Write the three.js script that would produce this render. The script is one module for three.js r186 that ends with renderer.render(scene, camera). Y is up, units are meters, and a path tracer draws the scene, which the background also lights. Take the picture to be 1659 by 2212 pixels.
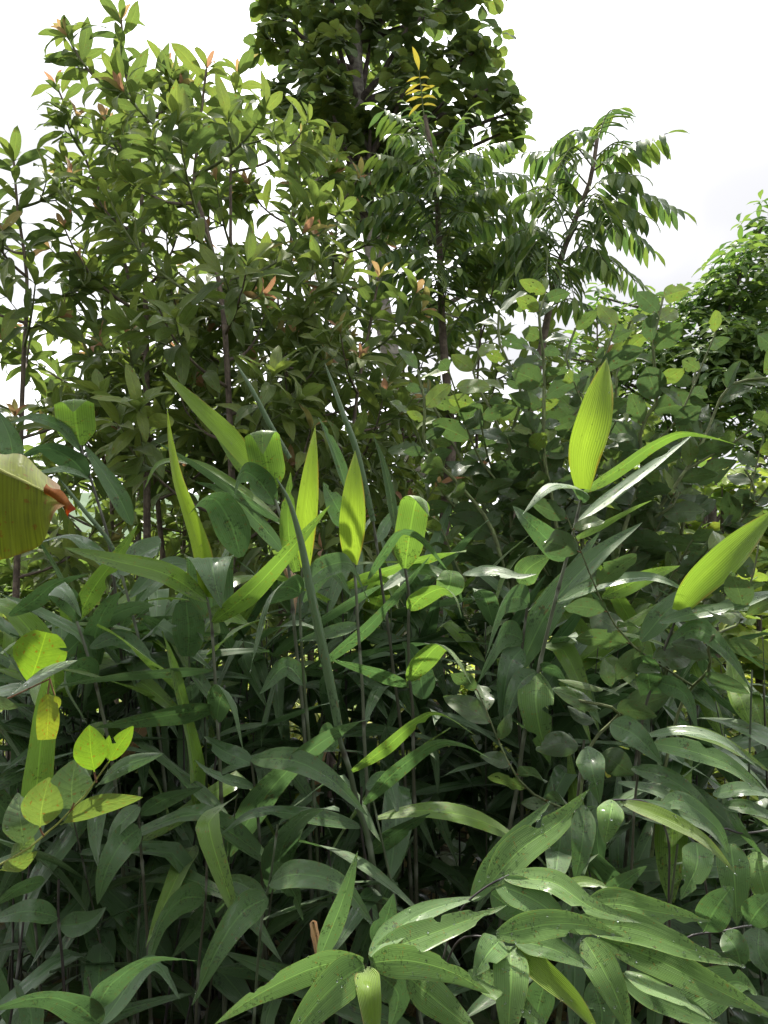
import * as THREE from 'three';
import { mergeGeometries } from 'three/addons/utils/BufferGeometryUtils.js';

// ---------- camera, sky, sun, exposure ----------
const scene = new THREE.Scene();
const FOV = 71, PITCH = 3, EYE = 1.6;
const camera = new THREE.PerspectiveCamera(FOV, 3 / 4, 0.05, 9000);
camera.position.set(0, EYE, 0);
camera.rotation.x = THREE.MathUtils.degToRad(PITCH);
camera.updateMatrixWorld(true);
scene.add(camera);
const renderer = new THREE.WebGLRenderer({ antialias: true });
renderer.toneMapping = THREE.LinearToneMapping;
renderer.toneMappingExposure = 2.35;
renderer.shadowMap.enabled = true;

const V3 = (x, y, z) => new THREE.Vector3(x, y, z);
const SUN_EL = 52, SUN_AZ = -6;                       // degrees; azimuth from straight ahead, negative to the left
const sunDir = V3(Math.sin(SUN_AZ * Math.PI / 180) * Math.cos(SUN_EL * Math.PI / 180), Math.sin(SUN_EL * Math.PI / 180), -Math.cos(SUN_AZ * Math.PI / 180) * Math.cos(SUN_EL * Math.PI / 180));
const sun = new THREE.DirectionalLight(new THREE.Color(1.0, 0.94, 0.82), 4.6);
sun.position.copy(sunDir).multiplyScalar(40);
sun.target.position.set(0, 0, -4);
sun.castShadow = true; sun.shadow.radius = 4; sun.shadow.mapSize.set(2048, 2048);
Object.assign(sun.shadow.camera, { left: -14, right: 14, top: 14, bottom: -14, near: 1, far: 90 });
scene.add(sun, sun.target);

// ---------- noise ----------
function rng(seed) { let a = seed >>> 0; return () => { a = (a + 0x6D2B79F5) | 0; let t = Math.imul(a ^ (a >>> 15), 1 | a); t = (t + Math.imul(t ^ (t >>> 7), 61 | t)) ^ t; return ((t ^ (t >>> 14)) >>> 0) / 4294967296; }; }
const hash2 = (x, y, s = 0) => { let h = (x * 374761393 + y * 668265263 + s * 1274126177) | 0; h = Math.imul(h ^ (h >>> 13), 1274126177); return ((h ^ (h >>> 16)) >>> 0) / 4294967296; };
function vnoise(x, y, s = 0) {
  const xi = Math.floor(x), yi = Math.floor(y), fx = x - xi, fy = y - yi, u = fx * fx * (3 - 2 * fx), v = fy * fy * (3 - 2 * fy);
  return (hash2(xi, yi, s) * (1 - u) + hash2(xi + 1, yi, s) * u) * (1 - v) + (hash2(xi, yi + 1, s) * (1 - u) + hash2(xi + 1, yi + 1, s) * u) * v;
}
const fbm = (x, y, s = 0, o = 4) => { let a = 0, w = .5, n = 0; for (let i = 0; i < o; i++) { a += w * vnoise(x, y, s + i); n += w; w *= .5; x *= 2.03; y *= 2.03; } return a / n; };
const clamp = (x, a = 0, b = 1) => Math.min(b, Math.max(a, x));
const sstep = (a, b, x) => { const t = clamp((x - a) / (b - a)); return t * t * (3 - 2 * t); };

// ---------- sky: thin bright cloud all round, brighter towards the sun ----------
{
  const W = 512, H = 256, data = new Float32Array(W * H * 4);
  for (let j = 0; j < H; j++) for (let i = 0; i < W; i++) {
    const el = ((j + .5) / H - .5) * Math.PI, az = ((i + .5) / W - .5) * 2 * Math.PI;
    const d = V3(Math.cos(el) * Math.cos(az), Math.sin(el), Math.cos(el) * Math.sin(az));
    const k = 1 / (Math.max(d.y, 0) + .35);
    const c = fbm(d.x * k * 1.7 + 48.1, d.z * k * 1.7 + 16.9, 11, 5);
    const cosS = d.dot(sunDir), ang = Math.acos(clamp(cosS, -1, 1));
    const aur = 1.15 * Math.exp(-ang / .75) + 1.5 * Math.exp(-ang * ang / .03);
    const thin = .4 * sstep(.62, .82, c);
    const L = (.55 + aur) * (.40 + .8 * sstep(.24, .58, c));
    const o = (j * W + i) * 4;
    data[o] = L * (.985 - .12 * thin); data[o + 1] = L * (.99 - .04 * thin); data[o + 2] = L * (1.03 + .06 * thin); data[o + 3] = 1;
  }
  const t = new THREE.DataTexture(data, W, H, THREE.RGBAFormat, THREE.FloatType);
  t.mapping = THREE.EquirectangularReflectionMapping; t.magFilter = THREE.LinearFilter; t.minFilter = THREE.LinearFilter; t.wrapS = THREE.RepeatWrapping; t.needsUpdate = true;
  scene.background = t; scene.environment = t;
}

// ---------- picture measure: a point seen at (x, y) on the 1659 x 2212 print, this deep ----------
const F = 1106 / Math.tan(FOV * Math.PI / 360);
const at = (x, y, d) => V3((x - 829.5) / F * d, -(y - 1106) / F * d, -d).applyMatrix4(camera.matrixWorld);
const toPx = (p) => { const q = p.clone().applyMatrix4(camera.matrixWorldInverse); return [829.5 + q.x / -q.z * F, 1106 - q.y / -q.z * F, -q.z]; };

// ---------- textures ----------
const toS = (x) => Math.round(255 * clamp(x <= .0031308 ? 12.92 * x : 1.055 * Math.pow(x, 1 / 2.4) - .055));
function tex(w, h, fn, srgb = true) {
  const d = new Uint8Array(w * h * 4);
  for (let j = 0; j < h; j++) for (let i = 0; i < w; i++) {
    const c = fn((i + .5) / w, (j + .5) / h), o = (j * w + i) * 4;
    for (let k = 0; k < 3; k++) d[o + k] = srgb ? toS(c[k]) : Math.round(255 * clamp(c[k]));
    d[o + 3] = 255;
  }
  const t = new THREE.DataTexture(d, w, h, THREE.RGBAFormat);
  t.magFilter = THREE.LinearFilter; t.minFilter = THREE.LinearFilter; t.wrapS = t.wrapT = THREE.RepeatWrapping;
  if (srgb) t.colorSpace = THREE.SRGBColorSpace;
  t.needsUpdate = true; return t;
}
const rib = (u, n, s) => .5 + .5 * Math.cos((u + .004 * vnoise(u * 30, 0, s)) * n * 2 * Math.PI);
// long grass blade: parallel veins, pale midrib, wet speckles, a few brown specks
const bladeTex = [1, 2, 3].map((s) => tex(256, 512, (u, v) => {
  const a = Math.abs(u - .5);
  let m = .66 + .12 * (fbm(u * 70, v * 2.2, s, 2) - .5) + .18 * (fbm(u * 5, v * 4, s + 9, 4) - .5) + .15 * (rib(u, 17, s) - .5) + .05 * rib(u, 40, s);
  const wet = sstep(.6, .68, fbm(u * 13, v * 88, s + 20, 3)) * sstep(.4, .6, fbm(u * 2, v * 6, s + 31, 2));
  m *= 1 - .5 * wet;
  let c = [m, m, m];
  const mid = sstep(.03, .01, a); c = [c[0] + mid * .5, c[1] + mid * .4, c[2] + mid * .3];
  const edge = sstep(.475, .497, a); c = [c[0] * (1 + .35 * edge), c[1] * (1 + .12 * edge), c[2]];
  const br = sstep(.73, .8, fbm(u * 9, v * 52, s + 50, 3)); c = [c[0] * (1 + .5 * br), c[1] * (1 - .25 * br), c[2] * (1 - .4 * br)];
  return c;
}));
const bladeBump = tex(256, 256, (u, v) => { const a = Math.abs(u - .5), x = .45 + .3 * rib(u, 26, 1) + .15 * fbm(u * 90, v * 3, 4, 2) - .3 * sstep(.02, .0, a); return [x, x, x]; }, false);
const pleatBump = tex(256, 256, (u, v) => { const x = .2 + .7 * rib(u + .01 * Math.sin(v * 3), 15, 1); return [x, x, x]; }, false);
const pleatTex = tex(256, 512, (u, v) => {
  const a = Math.abs(u - .5), p = rib(u + .01 * Math.sin(v * 3), 15, 1);
  let m = .66 + .1 * p * p + .2 * (fbm(u * 60, v * 2, 5, 2) - .5) + .16 * (fbm(u * 4, v * 3, 8, 3) - .5);
  const red = sstep(.41, .49, a) * sstep(.35, .7, fbm(u * 3, v * 5, 3, 3));
  return [m * (1 + .25 * red), m * (1 - .35 * red), m * (1 - .1 * red)];
});
// net-veined leaf
function pinnate(s, n, slant, holesBrown) {
  return tex(256, 256, (u, v) => {
    const a = Math.abs(u - .5) * 2, ph = (v - slant * a * (1 - .25 * a)) * n, fr = Math.abs(ph - Math.round(ph));
    const vein = sstep(.11, .03, fr) * (1 - .55 * a), mid = sstep(.035, .012, a);
    let m = .62 + .14 * (fbm(u * 9, v * 9, s, 4) - .5) + .1 * (fr - .25) + .1 * (fbm(u * 40, v * 40, s + 3, 2) - .5);
    let c = [m + vein * .12 + mid * .34, m + vein * .1 + mid * .28, m + vein * .08 + mid * .16];
    const br = sstep(holesBrown, holesBrown + .06, fbm(u * 14, v * 14, s + 7, 3)); c = [c[0] * (1 + .3 * br), c[1] * (1 - .45 * br), c[2] * (1 - .5 * br)];
    return c;
  });
}
const lanceTex = pinnate(2, 11, .16, .76), roundTex = pinnate(5, 10, .2, .74), ovateTex = pinnate(9, 9, .22, .70);
const pinBump = (s, n, slant) => tex(128, 256, (u, v) => { const a = Math.abs(u - .5) * 2, ph = (v - slant * a * (1 - .25 * a)) * n, fr = Math.abs(ph - Math.round(ph)) * 2; const x = .25 + .6 * Math.sqrt(fr) - .25 * sstep(.06, 0, a) + .1 * fbm(u * 30, v * 30, s, 2); return [x, x, x]; }, false);
const lanceBump = pinBump(1, 11, .16), roundBump = pinBump(2, 10, .2), ovateBump = pinBump(3, 9, .22);
const barkTex = tex(128, 512, (u, v) => { const x = .5 + .5 * (fbm(u * 8, v * 40, 3, 4) - .5) + .4 * (fbm(u * 24, v * 12, 6, 3) - .5); const l = sstep(.56, .66, fbm(u * 5, v * 14, 13, 3)); return [x + .3 * l, x + .33 * l, x + .3 * l]; });
const coatWet = tex(128, 256, (u, v) => { const x = .55 - .35 * sstep(.5, .62, fbm(u * 5, v * 10, 70, 4)) + .2 * (fbm(u * 30, v * 40, 71, 2) - .5); return [x, x, x]; }, false);

// ---------- materials ----------
function leafMat(name, rgb, map, bump, { tr = .45, coat = .8, cr = .55, bs = .0009 } = {}) {
  const m = new THREE.MeshPhysicalMaterial({ roughness: 1, side: THREE.DoubleSide, transmission: tr, thickness: 0, ior: 1.45, clearcoat: coat, clearcoatRoughness: cr, map, bumpMap: bump, bumpScale: bs, specularIntensity: .35 });
  m.color.setRGB(rgb[0] / .5, rgb[1] / .5, rgb[2] / .5); m.name = name;
  m.clearcoatRoughnessMap = coatWet; m.clearcoatRoughness = cr * 2.5;
  return m;
}
const G = {
  young: leafMat('young_blade', [.17, .26, .02], pleatTex, pleatBump, { tr: .55, coat: .45, cr: .4, bs: .0012 }),
  young2: leafMat('young_blade_deep', [.13, .215, .02], pleatTex, pleatBump, { tr: .55, coat: .45, cr: .4, bs: .0012 }),
  lit: leafMat('lit_blade', [.095, .175, .022], bladeTex[0], bladeBump, { tr: .52, coat: .8, cr: .36 }),  // brighter copy of the mid green: the lit look is put into the colour
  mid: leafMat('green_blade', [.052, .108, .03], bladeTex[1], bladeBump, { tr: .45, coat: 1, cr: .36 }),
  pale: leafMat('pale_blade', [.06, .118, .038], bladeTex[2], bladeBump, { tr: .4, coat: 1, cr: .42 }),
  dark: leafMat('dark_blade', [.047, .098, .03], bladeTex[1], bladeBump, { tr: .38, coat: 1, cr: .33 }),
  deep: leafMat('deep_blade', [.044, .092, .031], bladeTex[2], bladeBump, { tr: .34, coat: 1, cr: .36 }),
  spear: leafMat('rolled_blade', [.066, .11, .05], bladeTex[0], bladeBump, { tr: .15, coat: .7, cr: .4 }),
  near: leafMat('near_blade', [.09, .165, .042], bladeTex[0], bladeBump, { tr: .45, coat: .3, cr: .38 }),
  near2: leafMat('near_blade_grey', [.078, .148, .043], bladeTex[2], bladeBump, { tr: .42, coat: .35, cr: .4 }),
  dry: leafMat('dry_blade', [.26, .17, .09], bladeTex[2], bladeBump, { tr: .35, coat: .1 }),
};
const LANCE = [[.084, .128, .027], [.1, .148, .028], [.066, .106, .026], [.125, .17, .03]].map((c, i) => leafMat('lance_leaf_' + 'abcd'[i], c, lanceTex, lanceBump, { tr: .5, coat: .7, cr: .4 }));
const RED = [[.27, .15, .08], [.28, .19, .085], [.21, .19, .06]].map((c, i) => leafMat('flush_leaf_' + 'abc'[i], c, lanceTex, lanceBump, { tr: .5, coat: .4 }));
const ROUND = [[.075, .118, .028], [.062, .1, .028], [.115, .16, .03]].map((c, i) => leafMat('round_leaf_' + 'abc'[i], c, roundTex, roundBump, { tr: .5, coat: .6, cr: .42 }));
const OVATE = [[.05, .09, .024], [.066, .11, .024], [.043, .078, .025], [.105, .16, .025]].map((c, i) => leafMat('ovate_leaf_' + 'abcd'[i], c, ovateTex, ovateBump, { tr: .45, coat: 1, cr: .38, bs: .0007 }));
const PINN = [[.085, .145, .026], [.115, .175, .028], [.062, .115, .03]].map((c, i) => leafMat('leaflet_' + 'abc'[i], c, lanceTex, lanceBump, { tr: .48, coat: .9, cr: .38 }));
const YELLOW = leafMat('yellow_leaflet', [.24, .21, .028], lanceTex, lanceBump, { tr: .5, coat: .4 });
const FAR = [[.15, .22, .03], [.10, .17, .03], [.20, .26, .035]].map((c, i) => leafMat('far_leaf_' + 'abc'[i], c, roundTex, null, { tr: .5, coat: .5 }));
const T2M = [[.055, .11, .025], [.08, .15, .025], [.12, .19, .03]].map((c, i) => leafMat('right_tree_leaf_' + 'abc'[i], c, lanceTex, null, { tr: .5, coat: .7, cr: .4 }));
const LIME = leafMat('lime_leaf', [.095, .17, .01], ovateTex, ovateBump, { tr: .58, coat: .5, bs: .0003 });
const LIME2 = leafMat('yellow_lime_leaf', [.15, .19, .014], ovateTex, ovateBump, { tr: .58, coat: .4, bs: .0003 });
const WET = leafMat('wet_leaf', [.068, .118, .036], ovateTex, ovateBump, { tr: .25, coat: 1, cr: .28 });
function wood(name, rgb, rough = .85, map = barkTex) { const m = new THREE.MeshStandardMaterial({ roughness: rough, map, bumpMap: map, bumpScale: .004, vertexColors: false }); m.color.setRGB(rgb[0] / .5, rgb[1] / .5, rgb[2] / .5); m.name = name; return m; }
const BARK = { sapling: wood('sapling_bark', [.10, .075, .06]), dark: wood('dark_bark', [.055, .042, .036]), grey: wood('grey_bark', [.14, .125, .11]), twig: wood('twig_green', [.10, .12, .05]), red: wood('red_twig', [.22, .11, .06]), lime: wood('lime_twig', [.26, .28, .07]) };
const culmMat = new THREE.MeshPhysicalMaterial({ roughness: .5, vertexColors: true, clearcoat: .3, clearcoatRoughness: .3 }); culmMat.name = 'culm_skin';

// ---------- geometry helpers ----------
const UP = V3(0, 1, 0);
function frames(pts) {                                  // parallel transport along a polyline
  const n = pts.length, T = [], N = [];
  for (let i = 0; i < n; i++) T.push(pts[Math.min(i + 1, n - 1)].clone().sub(pts[Math.max(i - 1, 0)]).normalize());
  let nn = Math.abs(T[0].y) < .9 ? UP.clone() : V3(1, 0, 0); nn.addScaledVector(T[0], -nn.dot(T[0])).normalize(); N.push(nn);
  for (let i = 1; i < n; i++) { const q = new THREE.Quaternion().setFromUnitVectors(T[i - 1], T[i]); const m = N[i - 1].clone().applyQuaternion(q); m.addScaledVector(T[i], -m.dot(T[i])).normalize(); N.push(m); }
  return { T, N };
}
const curve = (pts, n) => { const c = new THREE.CatmullRomCurve3(pts, false, 'centripetal'); return c.getSpacedPoints ? c.getSpacedPoints(n) : c.getPoints(n); };
function sweep(pts, rad, sides = 7, colorAt = null, cap = true) {
  const { T, N } = frames(pts), n = pts.length, pos = [], uv = [], idx = [], col = [];
  let len = 0;
  for (let i = 0; i < n; i++) {
    if (i) len += pts[i].distanceTo(pts[i - 1]);
    const B = T[i].clone().cross(N[i]), r = rad(i / (n - 1), len);
    for (let k = 0; k <= sides; k++) {
      const a = k / sides * 2 * Math.PI, d = N[i].clone().multiplyScalar(Math.cos(a) * r).addScaledVector(B, Math.sin(a) * r).add(pts[i]);
      pos.push(d.x, d.y, d.z); uv.push(k / sides, len * 1.5);
      if (colorAt) { const c = colorAt(i / (n - 1), len); col.push(c[0], c[1], c[2]); }
    }
  }
  for (let i = 0; i < n - 1; i++) for (let k = 0; k < sides; k++) { const a = i * (sides + 1) + k, b = a + sides + 1; idx.push(a, a + 1, b, b, a + 1, b + 1); }
  const g = new THREE.BufferGeometry();
  g.setAttribute('position', new THREE.Float32BufferAttribute(pos, 3)); g.setAttribute('uv', new THREE.Float32BufferAttribute(uv, 2));
  if (colorAt) g.setAttribute('color', new THREE.Float32BufferAttribute(col, 3));
  g.setIndex(idx); g.computeVertexNormals(); return g;
}
const bladeShape = (t) => { if (t < .3) return .16 + .84 * Math.pow(Math.sin(t / .3 * Math.PI / 2), .75); const x = (t - .3) / .7; return Math.pow(Math.max(0, 1 - x), .85) * (1 + .62 * x * (1 - .55 * x)); };
const fullBlade = (t) => t < .3 ? .2 + .8 * Math.pow(Math.sin(t / .3 * Math.PI / 2), .75) : Math.pow(Math.max(0, 1 - Math.pow((t - .3) / .7, 1.7)), .95);
const spindle = (t) => t < .38 ? .42 + .58 * Math.sin(t / .38 * Math.PI / 2) : Math.pow(Math.max(0, 1 - Math.pow((t - .38) / .62, 1.6)), 1.05);
const ovateShape = (t) => t < .07 ? .05 : Math.pow(Math.max(0, Math.sin(Math.pow((t - .05) / .95, .85) * Math.PI)), .72) * (1 - .12 * sstep(.7, 1, t));
const obovate = (t) => t < .07 ? .05 : Math.pow(Math.max(0, Math.sin(Math.pow((t - .05) / .95, 1.25) * Math.PI)), .55);
const lanceShape = (t) => t < .06 ? .06 : Math.pow(Math.max(0, Math.sin(Math.pow((t - .06) / .94, .92) * Math.PI)), .85);
// a leaf along a curve in space. W0 across at the base; the rest follows without twist, plus `twist`
function ribbon(ctrl, width, { roll = 0, twist = 0, cup = .09, shape = bladeShape, rows = 24, cols = 12, notch = 0, seed = 1, wave = .035, cut = 1 } = {}) {
  if (notch) rows = 48;
  const pts = curve(ctrl, rows), n = pts.length, r = rng(seed * 7919 + 13);
  const T = []; for (let i = 0; i < n; i++) T.push(pts[Math.min(i + 1, n - 1)].clone().sub(pts[Math.max(i - 1, 0)]).normalize());
  const view = camera.position.clone().sub(pts[0]).normalize();
  let w = T[0].clone().cross(view); if (w.length() < .05) w = V3(1, 0, 0); w.normalize().applyAxisAngle(T[0], roll * Math.PI / 180);
  const pos = [], uv = [], idx = [], bites = [], ph = r() * 6;
  for (let k = 0; k < notch; k++) bites.push([.35 + .6 * Math.sqrt(r()), .012 + .03 * r(), r() < .5 ? -1 : 1, .25 + .5 * r()]);
  for (let i = 0; i < n; i++) {
    if (i) w.applyQuaternion(new THREE.Quaternion().setFromUnitVectors(T[i - 1], T[i]));
    const t = i / (n - 1), ww = w.clone().applyAxisAngle(T[i], twist * t * Math.PI / 180), nn = ww.clone().cross(T[i]);
    const hw = width / 2 * shape(t * cut);
    for (let j = 0; j <= cols; j++) {
      let u = j / cols * 2 - 1, lim = 1;
      for (const [bt, bw, side, dep] of bites) if (u * side > 0 && Math.abs(t - bt) < bw * 2) lim = Math.min(lim, 1 - dep * (t < bt ? Math.sqrt(1 - (bt - t) / (bw * 2)) : 1 - (t - bt) / (bw * 2)));
      const uu = Math.sign(u) * Math.min(Math.abs(u), lim);
      const z = -cup * hw * (uu * uu) * 1.6 + hw * .022 * Math.sin(uu * 17 + ph + .6 * Math.sin(t * 5)) * (.4 + .6 * Math.abs(Math.sin(t * 9 + ph))) + hw * .035 * Math.exp(-uu * uu * 60) + wave * hw * Math.sin(t * 17 + ph + u * 1.3) * Math.abs(u);
      const p = pts[i].clone().addScaledVector(ww, uu * hw).addScaledVector(nn, -z);
      pos.push(p.x, p.y, p.z); uv.push(.5 + uu * .5, t);
    }
  }
  for (let i = 0; i < n - 1; i++) for (let j = 0; j < cols; j++) { const a = i * (cols + 1) + j, b = a + cols + 1; idx.push(a, a + 1, b, b, a + 1, b + 1); }
  const g = new THREE.BufferGeometry();
  g.setAttribute('position', new THREE.Float32BufferAttribute(pos, 3)); g.setAttribute('uv', new THREE.Float32BufferAttribute(uv, 2)); g.setIndex(idx); g.computeVertexNormals(); return g;
}
// a leaf of length 1 along +y with its upper side to +z, for copying
function leafGeo({ w = .3, shape = lanceShape, rows = 6, cols = 4, droop = .6, fold = .25, wave = .03, side = 0, holes = 0, seed = 1, kink = 0 }) {
  const r = rng(seed * 101 + 5), pos = [], uv = [], idx = [], hs = [], ph = r() * 6;
  for (let k = 0; k < holes; k++) hs.push([.15 + .7 * r(), -.8 + 1.6 * r(), .014 + .022 * r()]);
  for (let k = 0; k < holes / 3; k++) hs.push([.2 + .7 * r(), r() < .5 ? -1 : 1, .04 + .06 * r()]);
  let y = 0, z = 0, x0 = 0;
  for (let i = 0; i <= rows; i++) {
    const t = i / rows;
    if (i) { const th = droop * (t - .5 / rows) + (kink && t > .5 ? kink * sstep(.5, .62, t) : 0), sd = side * t; y += Math.cos(th) * Math.cos(sd) / rows; z -= Math.sin(th) / rows; x0 += Math.sin(sd) * Math.cos(th) / rows; }
    const hw = w / 2 * shape(t), th = droop * t + (kink ? kink * sstep(.5, .62, t) : 0);
    for (let j = 0; j <= cols; j++) {
      const u = j / cols * 2 - 1, lift = fold * Math.abs(u) * hw + wave * Math.sin(t * 11 + ph + u) * Math.abs(u);
      pos.push(x0 + u * hw, y + lift * Math.sin(th), z + lift * Math.cos(th)); uv.push(.5 + u * .5, t);
    }
  }
  for (let i = 0; i < rows; i++) for (let j = 0; j < cols; j++) {
    const t = (i + .5) / rows, u = (j + .5) / cols * 2 - 1;
    if (hs.some(([ht, hu, hr]) => Math.hypot(t - ht, (u - hu) * w / 2) < hr)) continue;
    const a = i * (cols + 1) + j, b = a + cols + 1; idx.push(a, a + 1, b, b, a + 1, b + 1);
  }
  const g = new THREE.BufferGeometry();
  g.setAttribute('position', new THREE.Float32BufferAttribute(pos, 3)); g.setAttribute('uv', new THREE.Float32BufferAttribute(uv, 2)); g.setIndex(idx); g.computeVertexNormals(); return g;
}

// ---------- things and parts ----------
const taken = {};
function numbered(n) { if (taken[n] === undefined) { taken[n] = 0; return n; } taken[n]++; return n + '_' + String(taken[n]).padStart(3, '0'); }
function thing(name, label, category, base, group) {
  const o = new THREE.Group(); o.name = numbered(name); o.position.copy(base); o.userData = { label, category, kind: 'thing' }; if (group) o.userData.group = group; scene.add(o); return o;
}
function part(t, name, geo, mat, label) {                // geo in world axes
  geo.translate(-t.position.x, -t.position.y, -t.position.z);
  const m = new THREE.Mesh(geo, mat); m.name = name; m.castShadow = m.receiveShadow = true; if (label) m.userData.label = label; t.add(m); return m;
}
function structure(name, geo, mat) { const m = new THREE.Mesh(geo, mat); m.name = name; m.userData = { kind: 'structure' }; m.castShadow = m.receiveShadow = true; scene.add(m); return m; }
const _m = new THREE.Matrix4();
function orient(dir, up) { const y = dir.clone().normalize(), z = up.clone().addScaledVector(y, -up.dot(y)); if (z.lengthSq() < 1e-4) z.set(1, 0, .1).addScaledVector(y, -y.x); z.normalize(); const x = y.clone().cross(z); return new THREE.Quaternion().setFromRotationMatrix(_m.makeBasis(x, y, z)); }
// list of {p, dir, up, len, g, m}; the largest in view become parts, the rest one mass
function addLeaves(t, list, geos, mats, most, name = 'leaf', parentOf = null) {
  for (const l of list) { const [x, y, d] = toPx(l.p); l.size = (x > -60 && x < 1720 && y > -60 && y < 2272 && d > .2) ? l.len / d : 0; }
  const sorted = [...list].sort((a, b) => b.size - a.size), big = sorted.slice(0, most).filter((l) => l.size > 0), set = new Set(big), rest = sorted.filter((l) => !set.has(l));
  for (const l of big) {
    const m = new THREE.Mesh(geos[l.g % geos.length], mats[l.m % mats.length]); m.name = name; m.castShadow = m.receiveShadow = true;
    m.position.copy(l.p).sub(t.position); m.quaternion.copy(orient(l.dir, l.up)); m.scale.setScalar(l.len); (parentOf ? parentOf(l) : t).add(m);
  }
  if (rest.length) {
    const by = {}; for (const l of rest) (by[l.m % mats.length] ??= []).push(l);
    for (const k in by) {
      const im = new THREE.InstancedMesh(geos[k % geos.length], mats[k], by[k].length); im.name = 'foliage'; im.userData = { kind: 'stuff' }; im.castShadow = im.receiveShadow = true;
      by[k].forEach((l, i) => im.setMatrixAt(i, new THREE.Matrix4().compose(l.p.clone().sub(t.position), orient(l.dir, l.up), V3(l.len, l.len, l.len))));
      t.add(im);
    }
  }
}
const toGround = (pts) => {                              // continue a stem listed from the top down until it meets the ground
  const a = pts[pts.length - 1], b = pts[pts.length - 2], d = a.clone().sub(b).normalize(); d.y = Math.min(d.y, -.75); d.x *= .5; d.z *= .4; d.normalize();
  if (a.y > .02) { const k = (a.y + .06) / -d.y; pts.push(a.clone().addScaledVector(d, k * .5).add(V3(0, 0, -.01)), a.clone().addScaledVector(d, k)); }
  return pts.reverse();
};
const baseOf = (pts) => V3(pts[0].x, 0, pts[0].z);

// ---------- ground and far land ----------
const soilTex = tex(512, 512, (u, v) => { const a = fbm(u * 24, v * 24, 5, 5), b = fbm(u * 90, v * 90, 8, 3), l = sstep(.55, .7, fbm(u * 40, v * 60, 14, 3)); return [.30 + .35 * a * b + .35 * l, .28 + .4 * a * b + .22 * l, .16 + .2 * a * b + .1 * l]; });
soilTex.repeat.set(1, 1);
{
  const g = new THREE.PlaneGeometry(8000, 8000, 2, 2); g.rotateX(-Math.PI / 2);
  const uv = g.attributes.uv, p = g.attributes.position; for (let i = 0; i < p.count; i++) uv.setXY(i, p.getX(i) / 2.5, p.getZ(i) / 2.5);
  const m = new THREE.MeshStandardMaterial({ map: soilTex, bumpMap: soilTex, bumpScale: .02, roughness: .95 }); m.color.setRGB(.075, .075, .045); m.name = 'soil';
  structure('ground', g, m);
}
{
  const n = 160, pos = [], idx = [], rows = 14;
  for (let j = 0; j <= rows; j++) for (let i = 0; i <= n; i++) {
    const a = (i / n - .5) * 2.6, R = 1500 + j * 90, h = (60 + 330 * fbm(i / n * 7 + 2, 3, 40, 4)) * Math.sin(j / rows * Math.PI * .5) * (.8 + .4 * fbm(i * .3, j * .5, 44, 3)) - 5;
    pos.push(Math.sin(a) * R, h, -Math.cos(a) * R);
  }
  for (let j = 0; j < rows; j++) for (let i = 0; i < n; i++) { const a = j * (n + 1) + i, b = a + n + 1; idx.push(a, a + 1, b, b, a + 1, b + 1); }
  const g = new THREE.BufferGeometry(); g.setAttribute('position', new THREE.Float32BufferAttribute(pos, 3)); g.setIndex(idx); g.computeVertexNormals();
  const m = new THREE.MeshStandardMaterial({ roughness: 1, side: THREE.DoubleSide }); m.color.setRGB(.06, .10, .05); m.name = 'far_forest';
  structure('hills', g, m);
}
// ---------- trees behind ----------
const lanceGeos = [0, 1, 2, 3, 4].map((k) => leafGeo({ w: .26 + .03 * (k % 3), droop: [.7, 1.1, .4, 1.4, .9][k], fold: [.35, .2, .45, .25, .1][k], side: [-.15, .1, .2, -.05, .3][k], wave: .022, seed: k, rows: 7 }));
const roundGeos = [0, 1, 2].map((k) => leafGeo({ w: .66, shape: obovate, droop: [.5, .9, .2][k], fold: [.25, .1, .35][k], wave: .03, rows: 7, cols: 4, seed: k + 10 }));
const ovateGeos = [0, 1, 2, 3, 4, 5].map((k) => leafGeo({ w: .44 + .06 * (k % 3), shape: ovateShape, droop: [.35, .7, .1, .9, .5, .25][k], fold: [.2, .3, .1, .15, .35, .05][k], wave: .03, side: [.1, -.2, .15, 0, -.1, .2][k], rows: 22, cols: 14, holes: [3, 1, 5, 0, 2, 0][k], seed: k + 20 }));
const leafletGeos = [0, 1, 2].map((k) => leafGeo({ w: .25, droop: [.7, 1.0, .45][k], fold: .3, side: [.15, -.1, .05][k], wave: .015, rows: 6, seed: k + 30 }));

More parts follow.
